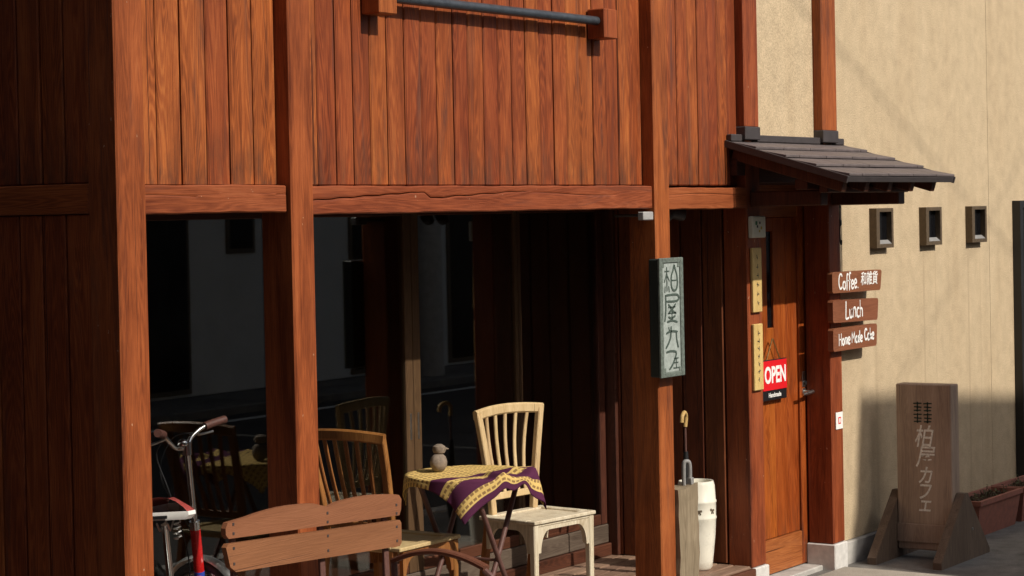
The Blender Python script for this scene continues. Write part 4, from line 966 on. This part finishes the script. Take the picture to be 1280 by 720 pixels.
# ------------------------------------------------------------------ bench
o = thing('garden_bench', 'brown slatted garden bench with scalloped back and curved iron arms before the porch', 'bench', (0.69, -0.36, GZ))
bw = 0.51; Bz = -GZ
def slat_poly(top):
    pts = []
    if top:
        z0 = 0.935
        pts = [(-bw + .015, z0), (bw - .012, z0 + .008), (bw, z0 + .03), (bw + .004, 1.005), (bw - .01, 1.022)]
        for k in range(7): pts.append((bw - .03 - .36 * k / 6, 1.026 - .005 * k / 6 * 1.0 + 0.010 * sin(pi * k / 6)))
        pts += [(0.085, 1.012), (0.06, 1.006), (0.04, 1.012)]
        for k in range(1, 8): pts.append((0.04 - .50 * k / 8, 1.022 - 0.0 * k + 0.012 * sin(pi * k / 8) - .03 * (k / 8) ** 2))
        pts += [(-bw + .012, 0.992), (-bw, 0.972), (-bw, z0 + .015)]
    else:
        z0, z1 = 0.815, 0.925
        pts = [(-bw + .05, z0), (bw - .012, z0 + .008), (bw, z0 + .022), (bw, z1 - .012), (bw - .01, z1), (-bw + .012, z1 - .008), (-bw, z1 - .02), (-bw + .02, z0 + .02)]
    return pts
for top in (True, False):
    m = MB(); m.prism([(a, b_ + 0.055 * (0.5 - a / (2 * bw))) for a, b_ in slat_poly(top)], (0, -0.012, 0), (1, 0, 0), (0, 0, 1), (0, -1, 0), 0.022); m.build('back_slat', W_BENCH, o, (0, 0, 0.93 if top else 0.87))
for xx in (-bw + .13, 0.05, bw - .11):
    pass
for xx in (-bw + .04, 0.055, bw - .03):
    for zz in (0.845, 0.90, 0.952, 0.985):
        zz += 0.055 * (0.5 - xx / (2 * bw)); bx('screw', (xx - .005, -0.0355, zz - .005), (xx + .005, -0.0335, zz + .005), FLASH, o, 0.0008)
for xx in (-bw + .07, 0.05, bw - .07):
    m = MB(); m.bar((xx, -.02, 0.40), (xx, 0.0, 1.0), 0.03, 0.014, .003); m.build('back_support', IRON, o)
for k in range(5): bx('seat_slat', (-bw, -0.44 + k * .085, 0.42), (bw, -0.44 + k * .085 + .07, 0.442), W_BENCH, o, 0.004)
for sg in (-1, 1):
    xx = sg * (bw - .01)
    m = MB()
    P = smooth_path([(xx, 0.0, 0.765), (xx, -.10, 0.800), (xx, -.22, 0.815), (xx, -.34, 0.800), (xx, -.44, 0.768)], 6)
    m.sweep(P, 0.042, 0.020, b=.007); m.build('arm_rest', ARMW, o, smooth=True)
    m = MB(); m.tube(smooth_path([(xx, -.43, 0.760), (xx, -.475, 0.72), (xx, -.47, 0.64), (xx, -.42, 0.56), (xx, -.40, 0.44), (xx, -.42, 0.2), (xx, -.46, 0.0)], 6), 0.012, 8); m.build('leg', IRON, o, smooth=True)
    m = MB(); m.tube(smooth_path([(xx, 0.0, 0.77), (xx, -.01, 0.42), (xx, 0.04, 0.2), (xx, 0.08, 0.0)], 6), 0.014, 8); m.tube([(xx, -.40, .405), (xx, 0, .405)], .012, 8); m.build('leg', IRON, o, smooth=True)
o = thing('tin_pot', 'small crumpled tin pot at the right end of the bench', 'pot', (1.10, -0.52, GZ + 0.443))
m = MB(); pr = [(0.05, 0), (0.055, .01), (0.06, .09), (0.067, .15), (0.064, .152), (0.055, .10)]
m.lathe(pr, (0, 0, 0), 22)
for i, v in enumerate(m.v): a = math.atan2(v.y, v.x); k = 1 + .06 * sin(a * 7 + v.z * 30) ; m.v[i] = Vector((v.x * k, v.y * k, v.z + .006 * sin(a * 5)))
m.build('pot', TIN, o, smooth=True)
o = thing('small_bottle', 'small dark bottle with pale label beside the tin pot on the bench', 'bottle', (1.14, -0.66, GZ + 0.443))
m = MB(); m.lathe([(0.024, 0), (0.026, .006), (0.026, .10), (0.012, .13), (0.011, .155), (0.014, .157), (0.014, .17)], (0, 0, 0), 16); m.build('body', BLACK, o, smooth=True)
m = MB(); m.lathe([(0.0268, .03), (0.0268, .085)], (0, 0, 0), 16); m.build('paper_label', PAPER, o, smooth=True)

# ------------------------------------------------------------------ bicycle (small wheels, long stem)
bk = thing('bicycle', 'red small wheeled bicycle with white edged saddle parked behind the corner post', 'bicycle', (0.64, 0.28, 0.101), RAD(32)); bk.rotation_euler[0] = RAD(-2)
# local x forward, y left, z up; saddle over the origin
m = MB(); n = 26; rows_ = []
def saddle_w(t): return 0.118 * (1 - t) ** 0.75 * (1 if t > .12 else (0.72 + 2.3 * t)) + 0.022
for i in range(n + 1):
    t = i / n; x = -0.13 + 0.27 * t; wv_ = saddle_w(t); dome = 0.046 - .022 * t + .014 * (1 - t) ** 3
    rows_.append([(x, wv_ * q, 0.735 + dome * (1 - abs(q) ** 2.2)) for q in (-1, -.85, -.6, -.3, 0, .3, .6, .85, 1)])
SU = Vector((0, 0, 0.085))
for r in rows_: m.v += [Vector(p) + SU for p in r]
for i in range(n):
    for j in range(8): a = i * 9 + j; m.f.append([a, a + 1, a + 10, a + 9])
m.build('saddle', SADDLE_RED, bk, smooth=True)
m = MB(); ring_t, ring_b = [], []
out = [r[0] for r in rows_] + [r[-1] for r in rows_][::-1]
for (x, y_, z) in out: m.v += [Vector((x * 1.0, y_ * 1.015, 0.737)) + SU, Vector((x * 1.01, y_ * 1.03, 0.722)) + SU, Vector((x * .96, y_ * .90, 0.705)) + SU]
k = len(out)
for i in range(k):
    j = (i + 1) % k
    for q in (0, 1): m.f.append([i * 3 + q, j * 3 + q, j * 3 + q + 1, i * 3 + q + 1])
m.f.append([i * 3 + 2 for i in range(k)])
m.build('saddle_skirt', WHITE, bk, smooth=True)
m = MB(); m.box((-0.1345, -.028, 0.797), (-0.131, .028, 0.809)); m.build('saddle_slot', BLACK, bk)
m = MB()
for sy in (-.055, .055):
    P = [(-.09 + .014 * cos(q * .9), sy + .014 * sin(q * .9), 0.71 + .0026 * q) for q in range(28)]; m.tube(P, .0035, 6)
m.tube([(-.10, .02, .775), (-.05, .02, .74), (.10, .012, .775)], .004, 6); m.tube([(-.10, -.02, .775), (-.05, -.02, .74), (.10, -.012, .775)], .004, 6)
m.build('saddle_springs', CHROME_DULL, bk, smooth=True)
m = MB(); m.tube([(-.055, 0, .765), (0.02, 0, 0.45)], 0.0145, 12); m.build('seat_post', CHROME, bk, smooth=True)
m = MB(); m.tube([(0.015, 0, .455), (0.075, 0, 0.20)], 0.019, 12); m.build('seat_tube', BIKE_RED, bk, smooth=True)
HX, HZ0, HZ1 = 0.60, 0.44, 0.655
hd = lambda z: Vector((HX - (z - .44) * .19, 0, z))
m = MB(); m.tube([hd(.40), hd(.665)], 0.0215, 14); m.build('head_tube', BIKE_RED, bk, smooth=True)
m = MB(); m.tube([hd(.395), hd(.445)], 0.0225, 14); m.build('white_band', WHITE, bk, smooth=True); m = MB(); m.tube([hd(.446), hd(.475)], 0.0225, 14); m.build('blue_band', BIKE_BLUE, bk, smooth=True)
m = MB(); m.tube(smooth_path([hd(.45), (0.40, 0, .33), (0.20, 0, .22), (0.075, 0, .205)], 5), 0.021, 12); m.build('main_tube', BIKE_RED, bk, smooth=True)
m = MB()
for sy in (-.05, .05): m.tube([(0.075, sy * .5, .205), (-.31, sy, .27)], .010, 8); m.tube([(0.02, sy * .3, .44), (-.31, sy, .27)], .008, 8)
m.build('rear_stays', BIKE_RED, bk, smooth=True)
stem_top = hd(1.0); stem_top.x -= 0.01
m = MB(); m.tube([hd(.664), hd(.70), stem_top], [0.018, .0135, .0135], 12); m.tube([hd(.655), hd(.69)], .022, 12); m.build('stem', CHROME, bk, smooth=True)
# handlebar turned to the left
ca, sa = cos(RAD(68)), sin(RAD(68))
def hb(f_, l_, z): return Vector((stem_top.x + f_ * ca - l_ * sa, f_ * sa + l_ * ca, stem_top.z + z))
half = lambda s: [hb(0.0, 0, 0.0), hb(0.025, s * .04, 0.003), hb(0.03, s * .085, .035), hb(0.015, s * .14, .065), hb(-.005, s * .19, .078), hb(-.03, s * .25, .088)]
for s in (-1, 1):
    pass
m = MB(); m.tube(smooth_path(half(1)[::-1] + half(-1)[1:], 6), 0.0095, 12); m.tube([stem_top + Vector((0, 0, -.03)), stem_top + Vector((0, 0, .022))], .020, 12); m.build('handlebar', CHROME, bk, smooth=True)
for s in (-1, 1):
    a, b, c = hb(.008, s * .155, .071), hb(-.008, s * .20, .080), hb(-.032, s * .255, .089)
    m = MB(); m.tube(smooth_path([a, b, c], 5), [.016 + .0015 * (i % 2) for i in range(11)], 12); m.build('grip', GRIP, bk, smooth=True)
    m = MB(); m.tube(smooth_path([hb(.02, s * .12, .05), hb(.05, s * .17, .035), hb(.03, s * .25, .04)], 5), .0055, 8); m.build('brake_lever', CHROME_DULL, bk, smooth=True)
m = MB(); m.lathe([(0.020, 0), (0.023, .01), (.018, .022), (.006, .028)], hb(.0, .03, .012), 16); m.build('bell', CHROME, bk, smooth=True)
m = MB(); m.tube(smooth_path([hb(.03, -.10, .05), hb(.10, -.04, .03), hb(.10, .05, -.12), hd(.62) + Vector((.04, .02, 0)), hd(.42) + Vector((.03, 0.02, 0))], 6), .003, 6)
m.tube(smooth_path([hb(.03, .10, .05), hb(.09, .09, -.02), hb(.05, .06, -.2), hd(.50) + Vector((-.04, .03, 0)), (0.2, .02, .25)], 6), .003, 6); m.build('brake_cables', BLACK, bk, smooth=True)
WR = 0.255
def wheel(cx_, ang, cy_=0.0):
    fwd = Vector((cos(ang), sin(ang), 0)); c = Vector((cx_, cy_, WR))
    wo = bpy.data.objects.new('wheel', None); COL.objects.link(wo); wo.parent = bk; wo.empty_display_size = .1; ORG[wo.name] = Vector((0, 0, 0))
    ci = lambda r, n: [c + fwd * r * cos(2 * pi * k / n) + Vector((0, 0, r * sin(2 * pi * k / n))) for k in range(n)]
    m = MB(); m.tube(ci(WR - .02, 36), .020, 10, closed=True); m.build('tyre', RUBBER, wo, smooth=True)
    m = MB(); m.tube(ci(WR - .045, 36), .009, 8, closed=True); m.build('rim', CHROME_DULL, wo, smooth=True)
    m = MB(); side_ = Vector((-fwd.y, fwd.x, 0)); m.tube([c - side_ * .045, c + side_ * .045], .018, 12)
    for k in range(20): a = 2 * pi * k / 20; m.tube([c + side_ * (.02 if k % 2 else -.02), c + (fwd * cos(a) + Vector((0, 0, sin(a)))) * (WR - .05)], .0013, 4, cap=False)
    m.build('hub_and_spokes', CHROME_DULL, wo, smooth=True)
    m = MB()
    for a0, a1, R_ in ((RAD(20), RAD(200), WR + .022),):
        prof = []
        for k in range(19):
            a = a0 + (a1 - a0) * k / 18; rad = fwd * cos(a) + Vector((0, 0, sin(a)))
            prof.append([c + rad * (R_ - .012) - side_ * .028, c + rad * R_ - side_ * .015, c + rad * (R_ + .003), c + rad * R_ + side_ * .015, c + rad * (R_ - .012) + side_ * .028])
        for r in prof: m.v += r
        for k in range(18):
            for j in range(4): a = k * 5 + j; m.f.append([a, a + 1, a + 6, a + 5])
    return wo, m
wheel(-0.31, 0.0)[1].build('mudguard', CHROME_DULL, bk, smooth=True)
wo, mg = wheel(HX + .055, RAD(52)); mg.build('mudguard', CHROME_DULL, bk, smooth=True)
m = MB(); fwd = Vector((ca, sa, 0)); sd_ = Vector((-sa, ca, 0)); axle = Vector((HX + .055, 0, WR))
crown = hd(.395)
for s in (-1, 1): m.tube(smooth_path([crown + sd_ * s * .012, crown + sd_ * s * .042 + fwd * .012 - Vector((0, 0, .02)), axle + sd_ * s * .045], 4), .0115, 8)
m.build('fork', BIKE_RED, bk, smooth=True)
m = MB(); m.tube([(0.02, .07, .2), (0.02, -.07, .2)], .012, 8); m.bar((0.075, .06, .205), (0.14, .075, .06), .02, .012); m.bar((0.075, -.06, .205), (0.01, -.075, .35), .02, .012); m.box((0.10, .07, .05), (.19, .14, .07)); m.box((-.03, -.14, .34), (.05, -.07, .36)); m.build('cranks', CHROME_DULL, bk)
m = MB(); m.tube([(0.05, .03, .2), (0.02, .16, .004)], .009, 8); m.build('kickstand', CHROME_DULL, bk, smooth=True)

# ------------------------------------------------------------------ across the street (seen only as reflections in the glass and as shade)
def house(x0, x1, h, label, mat, openings, rz=0.0):
    o = thing('opposite_house', label, 'building', (x0, -10.2, GZ), rz); L = x1 - x0
    bx('wall', (0, -6, 0), (L, 0, h), mat, o, 0.01); bx('roof', (-.15, -6.1, h), (L + .15, 0.10, h + .18), ROOFT, o, 0.01)
    for (a, b, c, d, kind) in openings:
        bx('window_frame' if kind == 'w' else 'shutter_frame', (a - .06, -.02, c - .06), (b + .06, 0.03, d + .06), WFRAME, o, 0.004)
        if kind == 'w': bx('pane', (a, 0.0, c), (b, 0.04, d), DARKGLASS, o, 0.002)
        else:
            k = int((d - c) / .15)
            for q in range(k): bx('shutter_slat', (a, 0.02, c + q * .15 + .004), (b, 0.055, c + q * .15 + .146), WSILL, o, 0.012)
    return o
house(-0.9, 6.35, 4.6, 'low beige house across the street from the cafe', OPP_TAN, [(1, 2.4, 1, 2.2, 'w'), (4, 5.8, .1, 2.2, 's')])
house(-16.0, -1.0, 13.0, 'unseen tall dark block added behind the viewpoint to cut sky light', OPP_DARK, [(2, 4, 1, 2.4, 'w'), (6, 8, 1, 2.4, 'w'), (10, 13, .1, 2.4, 's')])  # added out of view to block sky fill on left-facing sides
tall = house(6.45, 11.0, 8.98, 'tall pale house across the street from the stucco wall', OPP_PALE, [(1, 2.6, 1, 2.4, 'w'), (1, 2.6, 4, 5.3, 'w'), (3.2, 4.2, .1, 2.3, 's')], RAD(-6.0))
m = MB(); m.prism([(-0.001, 9.06), (-0.30, 8.36), (-0.62, 7.4), (-0.001, 7.4)], (0, -2.0, 0), (1, 0, 0), (0, 0, 1), (0, 1, 0), 2.0); m.build('side_roof', ROOFT, tall)
house(11.2, 15.3, 4.6, 'low pale house between two taller ones across the street', OPP_PALE, [(0.4, 2.15, .1, 2.5, 'w'), (2.95, 3.35, 1.75, 2.3, 'w')])
house(15.4, 28.0, 5.2, 'pale house farther along across the street', OPP_PALE, [(1.15, 2.55, .1, 2.5, 'w'), (3.35, 6.4, .1, 2.5, 'w'), (7.2, 9.5, .1, 2.4, 's')])
house(-34.0, -18.0, 13.0, 'unseen dark tall block added to close off sky light from the far left', OPP_DARK, [(14, 15.5, 1, 2.4, 'w')], RAD(55.0))  # added out of view to stop sky fill coming down the street
nb = thing('added_neighbour_house', 'unseen dark timber house added beside the cafe to darken its left wall', 'building', (-7.0, 0.55, GZ))  # added out of view to keep sky light off the left wall
bx('wall', (0, 0, 0), (6.36, 6.0, 6.6), W_DARK, nb, 0.01); bx('roof', (-.1, -.1, 6.6), (6.42, 6.1, 6.78), ROOFT, nb, 0.01)
def pole(x, y, h, label):
    o = thing('utility_pole', label, 'pole', (x, y, GZ)); m = MB(); m.tube([(0, 0, 0), (0, 0, h)], [.17, .11], 16); m.build('shaft', CONC, o, smooth=True)
    m = MB(); m.box((-.8, -.05, h - .6), (.8, .05, h - .5)); m.build('cross_arm', FLASH, o); return o
pole(-4.6, -6.8, 13.9, 'concrete utility pole left of the cafe street view'); pole(17.2, -9.4, 15.3, 'concrete utility pole far right across the street')
def cable(p0, p1, sag, r, label):
    P = [Vector(p0).lerp(Vector(p1), k / 24) - Vector((0, 0, sag * 4 * (k / 24) * (1 - k / 24))) for k in range(25)]
    tag(MB().tube(P, r, 6).build('overhead_cable', CABLE, smooth=True), label, 'cable', 'overhead cables crossing the street')
# each cable's shadow: z_s = z + 0.81*y on the wall
cable((-4.6, -6.8, 7.9 + 5.51), (12.0, -10.2, 0.25 + 8.26), 0.0, 0.007, 'overhead cable falling from the left pole to the tall grey house')
cable((6.6, -10.15, 0.70 + 8.25), (17.2, -9.4, 9.0 + 6.2), 0.0, 0.005, 'overhead cable rising from the tall grey house to the right pole')
